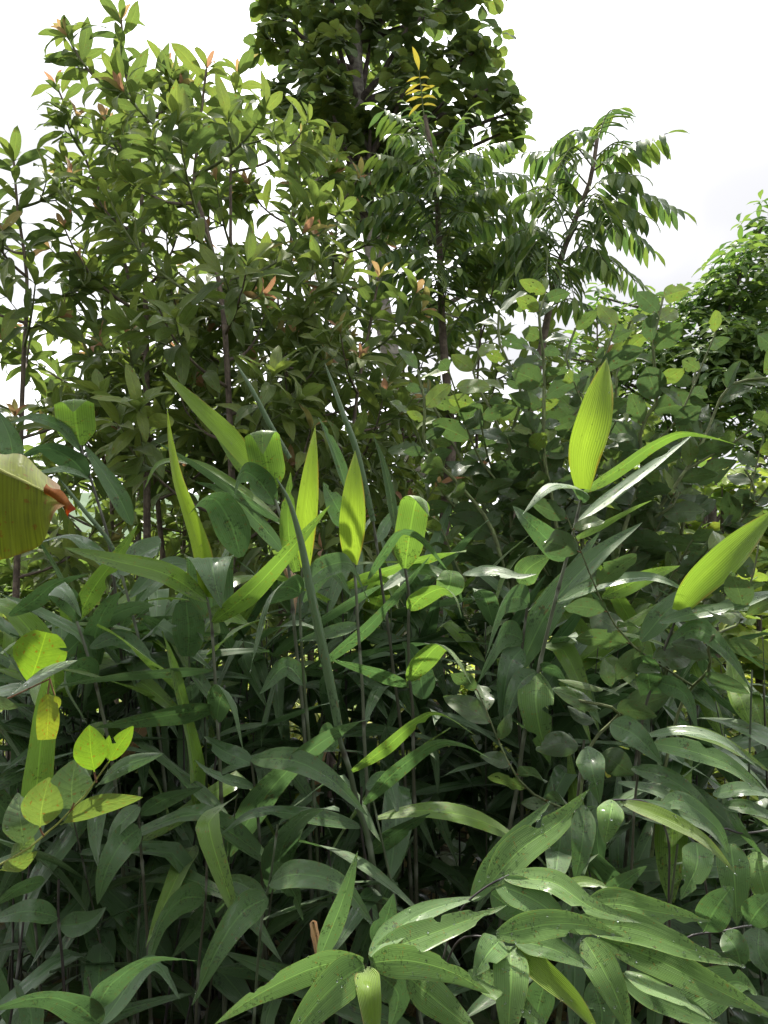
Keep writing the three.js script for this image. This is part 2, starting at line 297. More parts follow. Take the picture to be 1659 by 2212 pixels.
// a young tree: stem (top first), branches that climb, twigs closed by rosettes
function youngTree({ name = 'lance_leaf_sapling', label, stem, r0 = .022, branches = 12, from = .3, to = .97, reach = .8, len = .2, seed, flush = .2, mats = LANCE, geos = lanceGeos, group = 'lance-leaved saplings', climb = .75, most = 300, bark = BARK.sapling, twigs = 2, azBias = null, gap = .04, category = 'tree' }) {
  const r = rng(seed), pts = curve(toGround(stem), 30), t = thing(name, label, category, baseOf(pts), group);
  part(t, 'trunk', sweep(pts, (k) => r0 * (1 - .82 * k) + .002, 8), bark);
  const total = pts.length - 1, leaves = [];
  const leafAlong = (tw, a, sp, redTip) => {
    const { T, N } = frames(tw), n = tw.length - 1; let L = 0; for (let i = 1; i <= n; i++) L += tw[i].distanceTo(tw[i - 1]);
    const cnt = Math.max(3, Math.round(L * (1 - a) / sp)); let ph = r() * 6.28;
    for (let i = 0; i < cnt; i++) {
      const k = (a + (1 - a) * (i + .5 * r()) / cnt) * n, i0 = Math.min(n - 1, Math.floor(k)), p = tw[i0].clone().lerp(tw[i0 + 1], k - i0);
      ph += 2.4 + .3 * (r() - .5); const B = T[i0].clone().cross(N[i0]), rad = N[i0].clone().multiplyScalar(Math.cos(ph)).addScaledVector(B, Math.sin(ph));
      const dir = T[i0].clone().multiplyScalar(.55 + .3 * r()).addScaledVector(rad, .8).add(V3(0, -.05 - .3 * r(), 0)).normalize();
      leaves.push({ p, dir, up: V3(0, .75, r() < .62 ? -.6 : .55).addScaledVector(T[i0], .3).addScaledVector(V3(r() - .5, r() - .5, r() - .5), .9), len: len * (.72 + .5 * r()), g: Math.floor(r() * 5), m: [0, 0, 1, 2, 3][Math.floor(r() * 5)] });
    }
    const tip = tw[n], ax = T[n], m = 5 + Math.floor(r() * 3), B = ax.clone().cross(N[n]);
    for (let i = 0; i < m; i++) {
      ph += 2.4; const rad = N[n].clone().multiplyScalar(Math.cos(ph)).addScaledVector(B, Math.sin(ph)), inner = i / m;
      leaves.push({ p: tip.clone(), dir: ax.clone().multiplyScalar(.35 + 1.5 * inner).addScaledVector(rad, .8 - .5 * inner).normalize(), up: ax.clone().addScaledVector(rad, -.3).add(V3(0, 0, -.2)), len: len * (redTip && inner > .4 ? .55 : .85) * (.8 + .4 * r()), g: Math.floor(r() * 5), m: redTip && inner > .35 ? 10 + Math.floor(r() * 3) : (r() < .5 ? 1 : 3) });
    }
  };
  const top = pts.slice(Math.floor(total * .86));
  leafAlong(top, .15, gap * .8, r() < flush * 2.5);
  for (let b = 0; b < branches; b++) {
    const k = from + (to - from) * (b + .3 * r()) / branches, i0 = Math.floor(k * total), p0 = pts[i0];
    const az = azBias ? azBias[b % azBias.length] + (r() - .5) * .9 : b * 2.4 + r() * .8, L = reach * (1.15 - .75 * k) * (.75 + .5 * r());
    const out = V3(Math.cos(az), 0, Math.sin(az)), c = climb * (.7 + .6 * r());
    const tw = curve([p0, p0.clone().addScaledVector(out, L * .45).add(V3(0, L * .22 * c, 0)), p0.clone().addScaledVector(out, L * .82).add(V3(0, L * .62 * c, 0)), p0.clone().addScaledVector(out, L).add(V3(0, L * 1.0 * c, 0))], 10);
    part(t, 'branch', sweep(tw, (q) => r0 * .34 * (1 - .75 * q) + .0015, 5), r() < .5 ? bark : BARK.twig);
    leafAlong(tw, .3, gap, r() < flush);
    for (let s = 0; s < twigs; s++) {
      const q = 4 + Math.floor(r() * 4), a2 = az + (r() < .5 ? -1 : 1) * (.5 + .6 * r()), L2 = L * (.3 + .25 * r()), o2 = V3(Math.cos(a2), 0, Math.sin(a2)), p2 = tw[q];
      const t2 = curve([p2, p2.clone().addScaledVector(o2, L2 * .55).add(V3(0, L2 * .2, 0)), p2.clone().addScaledVector(o2, L2).add(V3(0, L2 * .7 * c, 0))], 6);
      part(t, 'twig', sweep(t2, (k2) => r0 * .2 * (1 - .7 * k2) + .0012, 4), BARK.twig);
      leafAlong(t2, .25, gap, r() < flush);
    }
  }
  const all = [...mats]; while (all.length < 10) all.push(mats[all.length % mats.length]); all.push(...RED);
  addLeaves(t, leaves, geos, all, most);
  return t;
}
const S = (list, d) => list.map(([x, y, dd]) => at(x, y, dd ?? d));
youngTree({ label: 'tallest lance-leaved sapling at the left, its pink tip highest in the sky', stem: S([[262, 45], [272, 160], [296, 290], [305, 420], [312, 560], [316, 740]], 4.3), r0: .03, branches: 16, from: .42, reach: .6, len: 0.211, seed: 11, flush: .3 });
youngTree({ label: 'forked lance-leaved sapling with a dark trunk in the middle of the saplings', stem: S([[446, 150], [428, 300], [420, 400], [448, 500], [478, 640], [490, 780]], 3.7), r0: .026, branches: 16, from: .4, reach: .82, len: 0.215, seed: 23, flush: .25 });
youngTree({ label: 'straight slender lance-leaved sapling close behind the forked one', stem: S([[512, 160], [500, 300], [498, 520], [496, 740]], 4.5), r0: .024, branches: 16, from: .4, reach: .85, len: 0.211, seed: 31, flush: .3 });
youngTree({ label: 'sapling leaning out to the left edge with small pink shoot tips', stem: S([[30, 350], [38, 450], [58, 600], [50, 800]], 3.9), r0: .024, branches: 14, from: .42, reach: .6, len: 0.211, seed: 41, flush: .3 });
youngTree({ label: 'thin sapling with a bare bronze tip between the tallest and the leftmost sapling', stem: S([[122, 185], [150, 250], [195, 370], [245, 480], [300, 720]], 4.6), r0: .022, branches: 12, from: .45, reach: .42, len: 0.191, seed: 47, flush: .4 });
youngTree({ label: 'sapling with yellow and pink new leaves in front of the tall dark tree', stem: S([[652, 300], [640, 400], [628, 520], [620, 700]], 4.9), r0: .024, branches: 16, from: .38, reach: .8, len: 0.201, seed: 53, flush: .75 });
youngTree({ label: 'low sapling with a salmon-pink shoot in the middle of the green', stem: S([[818, 600], [800, 700], [780, 800], [760, 950]], 3.8), r0: .02, branches: 15, from: .35, reach: .62, len: 0.191, seed: 61, flush: .5 });
youngTree({ label: 'low dark-leaved sapling behind the grass thicket, under the forked sapling', stem: S([[600, 640], [610, 760], [640, 900]], 4.2), r0: .022, branches: 18, from: .3, reach: .85, len: 0.201, seed: 67, flush: .05, climb: .5 });
youngTree({ label: 'low dark-leaved sapling behind the grass thicket at the left', stem: S([[230, 640], [225, 760], [235, 900]], 4.9), r0: .022, branches: 18, from: .26, reach: .9, len: 0.211, seed: 71, flush: .05, climb: .45 });
youngTree({ label: 'low shaded sapling beside the dark trunk behind the bright grass leaves', stem: S([[430, 760], [420, 860], [410, 960]], 5.4), r0: .022, branches: 18, from: .2, reach: 1.0, len: 0.221, seed: 73, flush: 0, climb: .4 });
youngTree({ label: 'sapling with pink tips between the yellow-flushed sapling and the pinnate tree', stem: S([[735, 380], [728, 480], [715, 620], [700, 800]], 5.2), r0: .022, branches: 15, from: .35, reach: .75, len: 0.191, seed: 79, flush: .5 });

youngTree({ label: 'slim sapling behind the slanting shrub stem, under the feather-leaved tree', stem: S([[1050, 590], [1040, 700], [1030, 850], [1030, 1000]], 5.6), r0: .022, branches: 19, from: .3, reach: .95, len: 0.199, seed: 83, flush: .05, climb: .6 });
youngTree({ label: 'sapling behind the brown trunk in the middle', stem: S([[880, 690], [872, 800], [870, 950]], 5.5), r0: .022, branches: 19, from: .25, reach: .95, len: 0.199, seed: 89, flush: .1, climb: .6 });
youngTree({ label: 'sapling behind the big upright lime grass leaf, below the sky', stem: S([[1290, 690], [1290, 800], [1285, 950]], 5.9), r0: .022, branches: 19, from: .25, reach: .95, len: 0.199, seed: 97, flush: .05, climb: .5 });
// trees with feathered leaves
function featherTree({ label, stem, r0, list, seed, apexYellow }) {
  const r = rng(seed), pts = curve(toGround(stem), 30), t = thing('feather_leaf_tree', label, 'tree', baseOf(pts), 'feather-leaved trees');
  part(t, 'trunk', sweep(pts, (k) => r0 * (1 - .8 * k) + .004, 9), BARK.sapling);
  for (const [x0, y0, x1, y1, dd, sag, yellow] of list) {
    const d0 = -stem[0].z, a = at(x0, y0, d0), b = at(x1, y1, d0 + dd), mid = a.clone().lerp(b, .5).add(V3(0, a.distanceTo(b) * sag, 0)), c = curve([a, mid, b], 14), { T } = frames(c);
    const ra = part(t, 'compound_leaf', sweep(c, (k) => .005 * (1 - .7 * k) + .0012, 5), BARK.twig), L = a.distanceTo(b), pairs = Math.max(6, Math.round(L / .05));
    const ls = []; let off = r() * .4;
    for (let i = 0; i < pairs; i++) for (const s of [-1, 1]) {
      const k = (.16 + .82 * (i + (s > 0 ? .2 : 0)) / pairs) * 14, i0 = Math.min(13, Math.floor(k)), p = c[i0].clone().lerp(c[i0 + 1], k - i0), sd = T[i0].clone().cross(UP); if (sd.length() < .2) sd.set(1, 0, 0); sd.normalize();
      const dir = sd.clone().multiplyScalar(s * (.75 + .2 * r())).addScaledVector(T[i0], .32 + .2 * r()).add(V3(0, -.35 - .35 * r(), 0)).normalize();
      const q = i / pairs; ls.push({ p, dir, up: UP.clone().addScaledVector(sd, s * .35).addScaledVector(T[i0], -.1), len: .18 * (.65 + .5 * Math.sin((.2 + .72 * q) * Math.PI)) * (.9 + .2 * r()) * (yellow ? .62 : 1), g: Math.floor(r() * 3), m: yellow && q > .25 ? 3 : Math.floor(r() * 3) });
    }
    ls.push({ p: c[14], dir: T[14], up: UP, len: .15, g: 0, m: yellow ? 3 : 1 });
    const mats = [...PINN, YELLOW];
    for (const l of ls) { const m = new THREE.Mesh(leafletGeos[l.g], mats[l.m]); m.name = 'leaflet'; m.position.copy(l.p).sub(t.position); m.quaternion.copy(orient(l.dir, l.up)); m.scale.setScalar(l.len); m.castShadow = m.receiveShadow = true; ra.add(m); }
  }
}
featherTree({ label: 'feather-leaved tree with a yellow tip in front of the tall dark tree', r0: .05, seed: 5,
  stem: S([[918, 250], [932, 330], [944, 440], [950, 560], [956, 720], [968, 860], [976, 960], [966, 1050], [956, 1190]], 5.0),
  list: [[920, 290, 905, 152, -.1, .02, 1], [932, 340, 820, 232, -.2, .14], [936, 380, 1010, 240, .1, .12], [944, 440, 800, 330, -.3, .2], [944, 430, 1110, 300, -.1, .18], [948, 500, 812, 430, -.45, .25], [950, 520, 1090, 400, -.35, .22], [950, 560, 880, 420, .3, .15], [952, 600, 810, 560, -.4, .25], [954, 640, 1060, 520, -.3, .22], [956, 700, 850, 640, .2, .2], [958, 740, 1075, 640, .1, .2], [946, 470, 1000, 330, -.5, .25], [940, 400, 850, 290, -.5, .25], [950, 540, 760, 480, -.1, .25], [956, 680, 990, 580, -.6, .25], [954, 660, 900, 560, -.6, .25], [950, 590, 1020, 460, -.6, .3], [944, 460, 900, 360, -.6, .3], [930, 330, 880, 225, .2, .15], [938, 390, 1050, 340, -.3, .25], [942, 420, 770, 390, -.2, .25], [952, 600, 1100, 560, -.1, .25], [954, 640, 780, 620, 0, .25], [946, 480, 1130, 450, -.2, .25], [948, 520, 950, 400, -.8, .3], [956, 700, 930, 600, -.8, .3], [948, 540, 1190, 500, .1, .22], [952, 620, 1170, 600, .2, .22], [946, 470, 1150, 380, .2, .2]] });
featherTree({ label: 'feather-leaved tree leaning right with long drooping sprays against the sky', r0: .045, seed: 9,
  stem: S([[1290, 300], [1275, 390], [1240, 480], [1205, 580], [1180, 700], [1150, 860], [1120, 1000]], 4.7),
  list: [[1290, 305, 1340, 235, .2, .2], [1288, 320, 1210, 300, -.2, .25], [1280, 370, 1442, 288, -.3, .1], [1270, 400, 1130, 330, .1, .22], [1255, 450, 1470, 455, -.1, .2], [1240, 480, 1120, 420, -.3, .25], [1235, 500, 1410, 540, .1, .25], [1220, 540, 1080, 520, -.2, .22], [1210, 570, 1330, 590, -.4, .28], [1195, 640, 1090, 640, .1, .25], [1190, 660, 1290, 690, .2, .22], [1265, 420, 1380, 380, -.3, .2], [1230, 510, 1160, 470, -.5, .3], [1215, 560, 1130, 560, -.4, .25], [1250, 460, 1330, 500, -.5, .3], [1200, 620, 1240, 640, -.5, .3], [1285, 340, 1390, 330, .2, .2], [1280, 360, 1200, 370, -.4, .25], [1262, 430, 1170, 400, .2, .25], [1245, 470, 1400, 470, -.3, .22], [1225, 530, 1300, 560, -.6, .3], [1215, 560, 1060, 580, .2, .25], [1200, 610, 1100, 600, -.4, .28], [1190, 660, 1180, 600, -.7, .3], [1200, 600, 1390, 620, .3, .25]] });

// broad crowns: twig tips gathered in clumps, each tip a rosette
function crownTree({ name, label, category = 'tree', group, trunk, r0, clumps, tips, per, len, geos, mats, seed, most = 300, droop = .25, bark = BARK.dark, spread = 1, trunkMat }) {
  const r = rng(seed), pts = curve(toGround(trunk), 26), t = thing(name, label, category, baseOf(pts), group), leaves = [];
  part(t, 'trunk', sweep(pts, (k) => r0 * (1 - .7 * k) + .004, 10), trunkMat ?? bark);
  for (const [x, y, d, rad] of clumps) {
    const c = at(x, y, d); let best = pts[0], bd = 1e9; for (const p of pts.slice(6)) { const q = Math.abs(p.y - (c.y - rad * 1.6)) + .3 * p.distanceTo(c); if (q < bd) { bd = q; best = p; } }
    const br = curve([best, best.clone().lerp(c, .5).add(V3(0, -.08 * best.distanceTo(c), 0)), c], 8); part(t, 'branch', sweep(br, (k) => r0 * .3 * (1 - .7 * k) + .003, 6), bark);
    const n = Math.round(tips * rad * rad / .36);
    for (let i = 0; i < n; i++) {
      const u = V3(r() * 2 - 1, r() * 2 - 1, r() * 2 - 1).normalize(), q = rad * Math.pow(r(), .42) * spread, tip = c.clone().addScaledVector(u, q), ax = u.clone().multiplyScalar(.5).add(V3(0, .8, 0)).normalize();
      let N = V3(r() - .5, r() - .5, r() - .5).cross(ax).normalize(), B = ax.clone().cross(N), ph = r() * 6;
      for (let k = 0; k < per; k++) {
        ph += 2.4; const o = N.clone().multiplyScalar(Math.cos(ph)).addScaledVector(B, Math.sin(ph));
        leaves.push({ p: tip.clone().addScaledVector(ax, -len * .5 * k / per), dir: o.clone().addScaledVector(ax, .55 - droop - .4 * k / per).normalize(), up: ax.clone().add(V3(0, 0, r() < .6 ? -.5 : .5)).addScaledVector(V3(r() - .5, r() - .5, r() - .5), .8), len: len * (.65 + .6 * r()), g: Math.floor(r() * 6), m: Math.floor(r() * mats.length) });
      }
    }
  }
  addLeaves(t, leaves, geos, mats, most); return t;
}
crownTree({ name: 'broadleaf_tree', label: 'tall dark tree with rounded ribbed leaves rising out of the top of the picture', trunk: S([[770, -250], [770, -50], [772, 200], [800, 500], [850, 800], [893, 980], [895, 1080], [890, 1250]], 8.2), r0: .15, trunkMat: BARK.grey,
  clumps: [[700, -60, 8.0, .55], [800, -90, 8.3, .6], [910, -60, 8.4, .62], [1000, -20, 8.2, .45], [610, 40, 7.9, .34], [560, 75, 8.0, .22], [640, 100, 8.1, .3], [720, 60, 7.7, .4], [700, 150, 7.6, .4], [800, 90, 8.3, .45], [880, 60, 7.9, .42], [960, 110, 8.2, .42], [1030, 110, 8.2, .36], [880, 180, 7.8, .4], [640, 210, 7.9, .34], [720, 250, 7.7, .42], [800, 280, 8.0, .45], [960, 220, 8.0, .42], [1060, 190, 8.0, .3], [1115, 240, 8.0, .2], [690, 330, 7.9, .36], [770, 380, 8.0, .42], [880, 330, 8.2, .45], [980, 340, 8.1, .42], [1080, 290, 8.2, .3], [590, 190, 8.0, .2], [780, 470, 8.3, .4], [890, 500, 8.4, .45], [1000, 480, 8.4, .45], [1070, 590, 8.5, .36]],
  tips: 27, per: 6, len: .21, geos: roundGeos, mats: ROUND, seed: 3 });
crownTree({ name: 'spreading_tree', label: 'spreading tree of narrow dark leaves at the right edge against the sky', trunk: S([[1610, 560], [1560, 700], [1500, 860], [1480, 1000], [1490, 1190]], 8.8), r0: .1,
  clumps: [[1650, 480, 8.8, .32], [1640, 600, 8.6, .6], [1560, 640, 8.5, .5], [1500, 660, 8.7, .35], [1700, 680, 8.8, .7], [1600, 730, 8.3, .7], [1480, 730, 8.6, .55], [1390, 690, 8.8, .36], [1330, 700, 8.9, .3], [1400, 780, 8.8, .5], [1530, 830, 8.4, .65], [1650, 850, 8.5, .7], [1310, 800, 9, .4], [1430, 880, 8.8, .5], [1290, 640, 9.2, .22], [1240, 760, 9.2, .4], [1350, 860, 8.8, .45], [1240, 860, 9, .4], [1560, 920, 8.4, .6], [1640, 970, 8.4, .6], [1440, 980, 8.6, .5], [1690, 560, 8.4, .55], [1600, 590, 8.2, .45], [1540, 720, 8.2, .55], [1450, 800, 8.4, .55], [1590, 790, 8.1, .6], [1680, 760, 8.1, .6]],
  tips: 34, per: 7, len: .21, geos: lanceGeos, mats: T2M, seed: 17 });
// ---------- sunlit bushes and undergrowth behind the thicket ----------
const bushList = [
  ['bright yellow-green bush behind the right-hand shrub stems', [[1560, 1080], [1560, 1180]], 6.5, [[1560, 1050, 6.5, .5], [1640, 1120, 6.4, .5], [1480, 1130, 6.7, .45], [1600, 1220, 6.3, .5]], FAR],
  ['yellow-green bush low at the right edge behind the lance leaves', [[1640, 1330], [1640, 1420]], 4.6, [[1640, 1330, 4.6, .38], [1560, 1420, 4.7, .38], [1640, 1500, 4.5, .35]], FAR],
  ['bush of rounded leaves just left of the twin dark trunks', [[1400, 1090], [1400, 1180]], 7.2, [[1400, 1060, 7.2, .5], [1310, 1100, 7.3, .45], [1450, 1150, 7, .4], [1360, 1240, 6.9, .5]], FAR],
  ['leafy bush under the feather-leaved tree behind the thicket', [[1100, 1060], [1100, 1190]], 7.6, [[1090, 1010, 7.6, .5], [1180, 1030, 7.6, .45], [1150, 940, 7.8, .45], [1240, 960, 7.8, .45]], ROUND],
  ['dark bush around the mottled trunk in the middle', [[830, 1010], [830, 1180]], 6.4, [[820, 960, 6.4, .5], [740, 1000, 6.5, .45], [900, 1060, 6.6, .4], [780, 1090, 6.3, .45], [860, 870, 6.6, .4]], ROUND],
  ['dark bush behind the bright upright grass leaves', [[560, 1000], [560, 1180]], 6.2, [[560, 960, 6.2, .5], [640, 1010, 6.3, .45], [480, 990, 6.4, .5], [560, 1090, 6, .5], [660, 1120, 6.2, .4]], ROUND],
  ['dark bush low on the left behind the folded grass leaf', [[300, 1040], [300, 1180]], 6, [[310, 1000, 6, .48], [220, 1010, 6.1, .42], [380, 1080, 6, .45], [100, 1060, 6.2, .45], [20, 1010, 6.2, .4]], ROUND],
];
bushList.forEach(([label, stem, d, clumps, mats], i) => crownTree({ name: 'bush', label, category: 'bush', group: 'bushes behind the thicket', trunk: S(stem, d), r0: .035, clumps, tips: 30, per: 6, len: .17, geos: i === 2 || i < 2 ? roundGeos : lanceGeos, mats, seed: 100 + i, most: 140 }));
{
  const r = rng(77), geo = leafGeo({ w: .12, droop: 1.1, fold: .3, rows: 5, cols: 2, seed: 3 }), n = 15000;
  const m = leafMat('undergrowth_leaf', [.19, .25, .03], lanceTex, null, { tr: .5, coat: .5 });
  const im = new THREE.InstancedMesh(geo, m, n); im.name = 'undergrowth'; im.userData = { kind: 'stuff', label: 'sunlit ferny undergrowth covering the ground behind the thicket' }; im.castShadow = im.receiveShadow = true;
  const c = new THREE.Color();
  for (let i = 0; i < n; i += 10) {
    const z = 4.3 + 9 * Math.pow(r(), 1.4), x = (r() * 2 - 1) * z * .75, h = .05 + .6 * vnoise(x * .8 + 50, z * .8 + 50, 5) * r();
    const cl = .7 + .7 * r();
    for (let k = 0; k < 10 && i + k < n; k++) {
      const a = r() * 6.28, dir = V3(Math.cos(a), .5 + r(), Math.sin(a)).normalize();
      im.setMatrixAt(i + k, new THREE.Matrix4().compose(V3(x + .1 * (r() - .5), h * r(), -z + .1 * (r() - .5)), orient(dir, UP.clone().addScaledVector(dir, -.5)), V3(1, 1, 1).multiplyScalar(.22 + .3 * r())));
      im.setColorAt(i + k, c.setRGB(cl * (.8 + .5 * r()), cl, cl));
    }
  }
  scene.add(im);
}
// two dark trunks far right and a brown dead one
for (const [label, x, w] of [['dark bare trunk showing between bushes at the right', 1538, .075], ['thinner dark trunk just left of the dark bare one', 1521, .03]]) {
  const pts = curve(toGround(S([[x + 6, 980], [x, 1120], [x + 4, 1250]], 7.4)), 14), t = thing('tree_trunk', label, 'tree trunk', baseOf(pts), 'bare trunks at the right');
  part(t, 'trunk', sweep(pts, (k) => w * (1 - .5 * k), 9), BARK.dark);
  const b = curve([pts[10], pts[11].clone().add(V3(.25, .2, .1)), pts[12].clone().add(V3(.6, .5, .2))], 6); part(t, 'branch', sweep(b, (k) => w * .3 * (1 - .6 * k), 6), BARK.dark);
}
{ // farther rough growth up to the horizon
  const r = rng(91), geo = leafGeo({ w: .4, droop: .8, fold: .2, rows: 3, cols: 2, seed: 4 }), n = 26000;
  const m = leafMat('far_growth_leaf', [.10, .16, .03], lanceTex, null, { tr: .45, coat: .4 });
  const im = new THREE.InstancedMesh(geo, m, n); im.name = 'far_shrubbery'; im.userData = { kind: 'stuff', label: 'far mass of sunlit shrubs closing the view behind the trees' }; im.castShadow = im.receiveShadow = true;
  const c = new THREE.Color();
  for (let i = 0; i < n; i++) {
    const z = 11 + 22 * Math.pow(r(), 1.3), x = (r() * 2 - 1) * z * .72, top = z * .02 + 2.4 * Math.pow(fbm(x * .22 + 9, z * .15, 21, 3), 1.3) + .3, a = r() * 6.28, cl = .6 + .9 * fbm(x * .5, z * .5, 33, 2) * (.6 + .8 * r());
    const dir = V3(Math.cos(a), .3 + r() * .8, Math.sin(a)).normalize();
    im.setMatrixAt(i, new THREE.Matrix4().compose(V3(x, top * Math.pow(r(), .55), -z), orient(dir, V3(r() - .5, 1, -.4)), V3(1, 1, 1).multiplyScalar(.25 + .3 * r())));
    im.setColorAt(i, c.setRGB(cl, cl, cl * .9));
  }
  scene.add(im);
}

{ // leaf litter and low sprouts under the thicket
  const r = rng(303), geo = leafGeo({ w: .2, shape: bladeShape, droop: .9, fold: .15, rows: 5, cols: 2, seed: 8 }), n = 2600;
  const m = leafMat('litter_leaf', [.05, .07, .025], bladeTex[1], null, { tr: .3, coat: .7 });
  const im = new THREE.InstancedMesh(geo, m, n); im.name = 'leaf_litter'; im.userData = { kind: 'stuff', label: 'fallen blades and low sprouts on the ground under the thicket' }; im.castShadow = im.receiveShadow = true;
  const c = new THREE.Color();
  for (let i = 0; i < n; i++) {
    const z = 1.3 + 3.2 * r(), x = (r() * 2 - 1) * z * .8, a = r() * 6.28, up = r() < .45, dir = V3(Math.cos(a), up ? .4 + r() : .05, Math.sin(a)).normalize(), dry = !up && r() < .6;
    im.setMatrixAt(i, new THREE.Matrix4().compose(V3(x, .01 + (up ? .12 : .03) * r(), -z), orient(dir, V3(r() - .5, 1, r() - .5)), V3(1, 1, 1).multiplyScalar(.18 + .22 * r())));
    im.setColorAt(i, dry ? c.setRGB(2.6, 1.5, 1.4) : c.setRGB(.6 + .5 * r(), .8 + .4 * r(), .8));
  }
  scene.add(im);
}

{ // unseen leaf screen added behind the camera to shade the thicket front
  const r = rng(404), geo = leafGeo({ w: .45, shape: ovateShape, droop: .7, fold: .2, rows: 4, cols: 2, seed: 9 }), n = 4600;
  const im = new THREE.InstancedMesh(geo, OVATE[0], n); im.name = 'added_shade_foliage'; im.userData = { kind: 'stuff', label: 'unseen leaf screen added behind the photographer to shade the thicket' }; im.castShadow = im.receiveShadow = true;
  for (let i = 0; i < n; i++) {
    const x = (r() * 2 - 1) * 8, z = 2.6 + 2 * r() + .5 * fbm(x, 1, 5, 2), y = (3.3 + 1.2 * fbm(x * .6, 4, 6, 3)) * Math.pow(r(), .8), a = r() * 6.28;
    im.setMatrixAt(i, new THREE.Matrix4().compose(V3(x, y, z), orient(V3(Math.cos(a), .2 - .6 * r(), Math.sin(a)), V3(r() - .5, 1, -1)), V3(1, 1, 1).multiplyScalar(.35 + .25 * r())));
  }
  scene.add(im);
}
// ---------- broad-leaved shrub with holed leaves ----------
function heroLeaf(t, name, pts, wpx, mat, o = {}) {
  const d = pts.reduce((s, p) => s + p[2], 0) / pts.length;
  const m = part(t, name, ribbon(pts.map((p) => at(...p)), wpx * d / F, o), mat, o.label);
  if (BEADED.has(mat)) beads(m, wpx * d / F, o.seed ?? 1);
  return m;
}
// rain drops standing on a leaf
const dropMat = new THREE.MeshPhysicalMaterial({ roughness: .03, transmission: 1, thickness: .002, ior: 1.33 }); dropMat.name = 'water'; dropMat.color.setRGB(.95, .98, .97);
const dropGeo = new THREE.IcosahedronGeometry(1, 1), BEADED = new Set([G.young, G.young2, G.pale, G.near, G.near2, G.mid, WET]);
function beads(leaf, width, seed) {
  const r = rng(seed * 77 + 3), g = leaf.geometry, p = g.attributes.position, nn = g.attributes.normal, ix = g.index, tri = ix.count / 3, len = p.count ? V3().fromBufferAttribute(p, 0).distanceTo(V3().fromBufferAttribute(p, p.count - 1)) : 0;
  const n = Math.min(90, Math.round(len * width * 3800)), im = new THREE.InstancedMesh(dropGeo, dropMat, n), a = V3(), b = V3(), c = V3(), nv = V3();
  for (let i = 0; i < n; i++) {
    const k = Math.floor(r() * tri) * 3, i0 = ix.getX(k), i1 = ix.getX(k + 1), i2 = ix.getX(k + 2); let u = r(), v = r(); if (u + v > 1) { u = 1 - u; v = 1 - v; }
    a.fromBufferAttribute(p, i0); b.fromBufferAttribute(p, i1); c.fromBufferAttribute(p, i2); nv.fromBufferAttribute(nn, i0); if (nv.y < 0) nv.negate();
    const q = a.clone().addScaledVector(b.clone().sub(a), u).addScaledVector(c.clone().sub(a), v), s = .0006 + .0017 * Math.pow(r(), 2.2);
    im.setMatrixAt(i, new THREE.Matrix4().compose(q.addScaledVector(nv, s * .3), new THREE.Quaternion().setFromUnitVectors(UP, nv), V3(s * (.8 + .5 * r()), s * .5, s * (.8 + .5 * r()))));
  }
  im.name = 'water_drops'; im.userData = { kind: 'stuff' }; leaf.add(im);
}
function shrub({ label, stem, r0 = .014, n, len, seed, from = .25, heroes = [], bend = 1, lightTop = true, spray = 2 }) {
  const r = rng(seed); stem.forEach((p, i) => { if (i < stem.length - 1) p.add(V3((r() - .5) * (i ? .1 : .3), i ? 0 : -.12 * r(), (r() - .5) * .14)); }); const pts = curve(toGround(stem), 36), t = thing('holed_leaf_shrub', label, 'shrub', baseOf(pts), 'broad-leaved shrubs with holed leaves');
  part(t, 'stem', sweep(pts, (k) => r0 * (1 - .72 * k) + .0015, 8), BARK.twig);
  const leaves = [], run = (tw, cnt, a0, big) => {
    const { T } = frames(tw), m = tw.length - 1;
    for (let i = 0; i < cnt; i++) {
      const q = Math.min(1, a0 + (1 - a0) * (i + .7 * (r() - .5)) / Math.max(1, cnt - 1)), k = q * m, i0 = Math.min(m - 1, Math.floor(k)), p = tw[i0].clone().lerp(tw[i0 + 1], k - i0), s = i % 2 ? 1 : -1;
      const sd = V3(s * (.3 + .9 * r()), 0, (r() - .4) * 1.8).normalize(), dir = sd.multiplyScalar(.85).addScaledVector(T[i0], .2 + .8 * r()).add(V3(0, -.02 * bend + .55 * (r() - .5), 0)).normalize();
      const tipBoost = q > .85;
      const leaf = { p, dir, up: V3(0, .5, r() < .6 ? -.5 - .8 * r() : .4 + .8 * r()).addScaledVector(V3(r() - .5, 0, 0), .7), len: len * big * (tipBoost ? .55 + .4 * r() : .6 + .7 * r()), g: Math.floor(r() * 6), m: tipBoost && lightTop && r() < .3 ? 3 : [0, 0, 1, 2, 2][Math.floor(r() * 5)] };
      leaves.push(leaf);
      part(t, 'petiole', sweep([p, p.clone().addScaledVector(dir, leaf.len * .05), p.clone().addScaledVector(dir, leaf.len * .09)], () => .0017, 4), BARK.red);
    }
  };
  run(pts, n, from, 1);
  for (let s = 0; s < spray + 1; s++) {
    const i0 = 12 + Math.floor(r() * 16), p = pts[i0], sx = r() < .5 ? -1 : 1, L = .3 + .35 * r(), tw = curve([p, p.clone().add(V3(sx * L * .5, L * .35, (r() - .4) * .3)), p.clone().add(V3(sx * L * .8, L, (r() - .4) * .5))], 8);
    part(t, 'branch', sweep(tw, (k) => r0 * .4 * (1 - .6 * k) + .001, 5), BARK.twig); run(tw, 9, .2, .9);
  }
  addLeaves(t, leaves, ovateGeos, OVATE, 300);
  for (const [p, w, m, o] of heroes) heroLeaf(t, 'leaf', p, w, m, { shape: ovateShape, rows: 18, cols: 8, cup: -.15, ...o });
  return t;
}
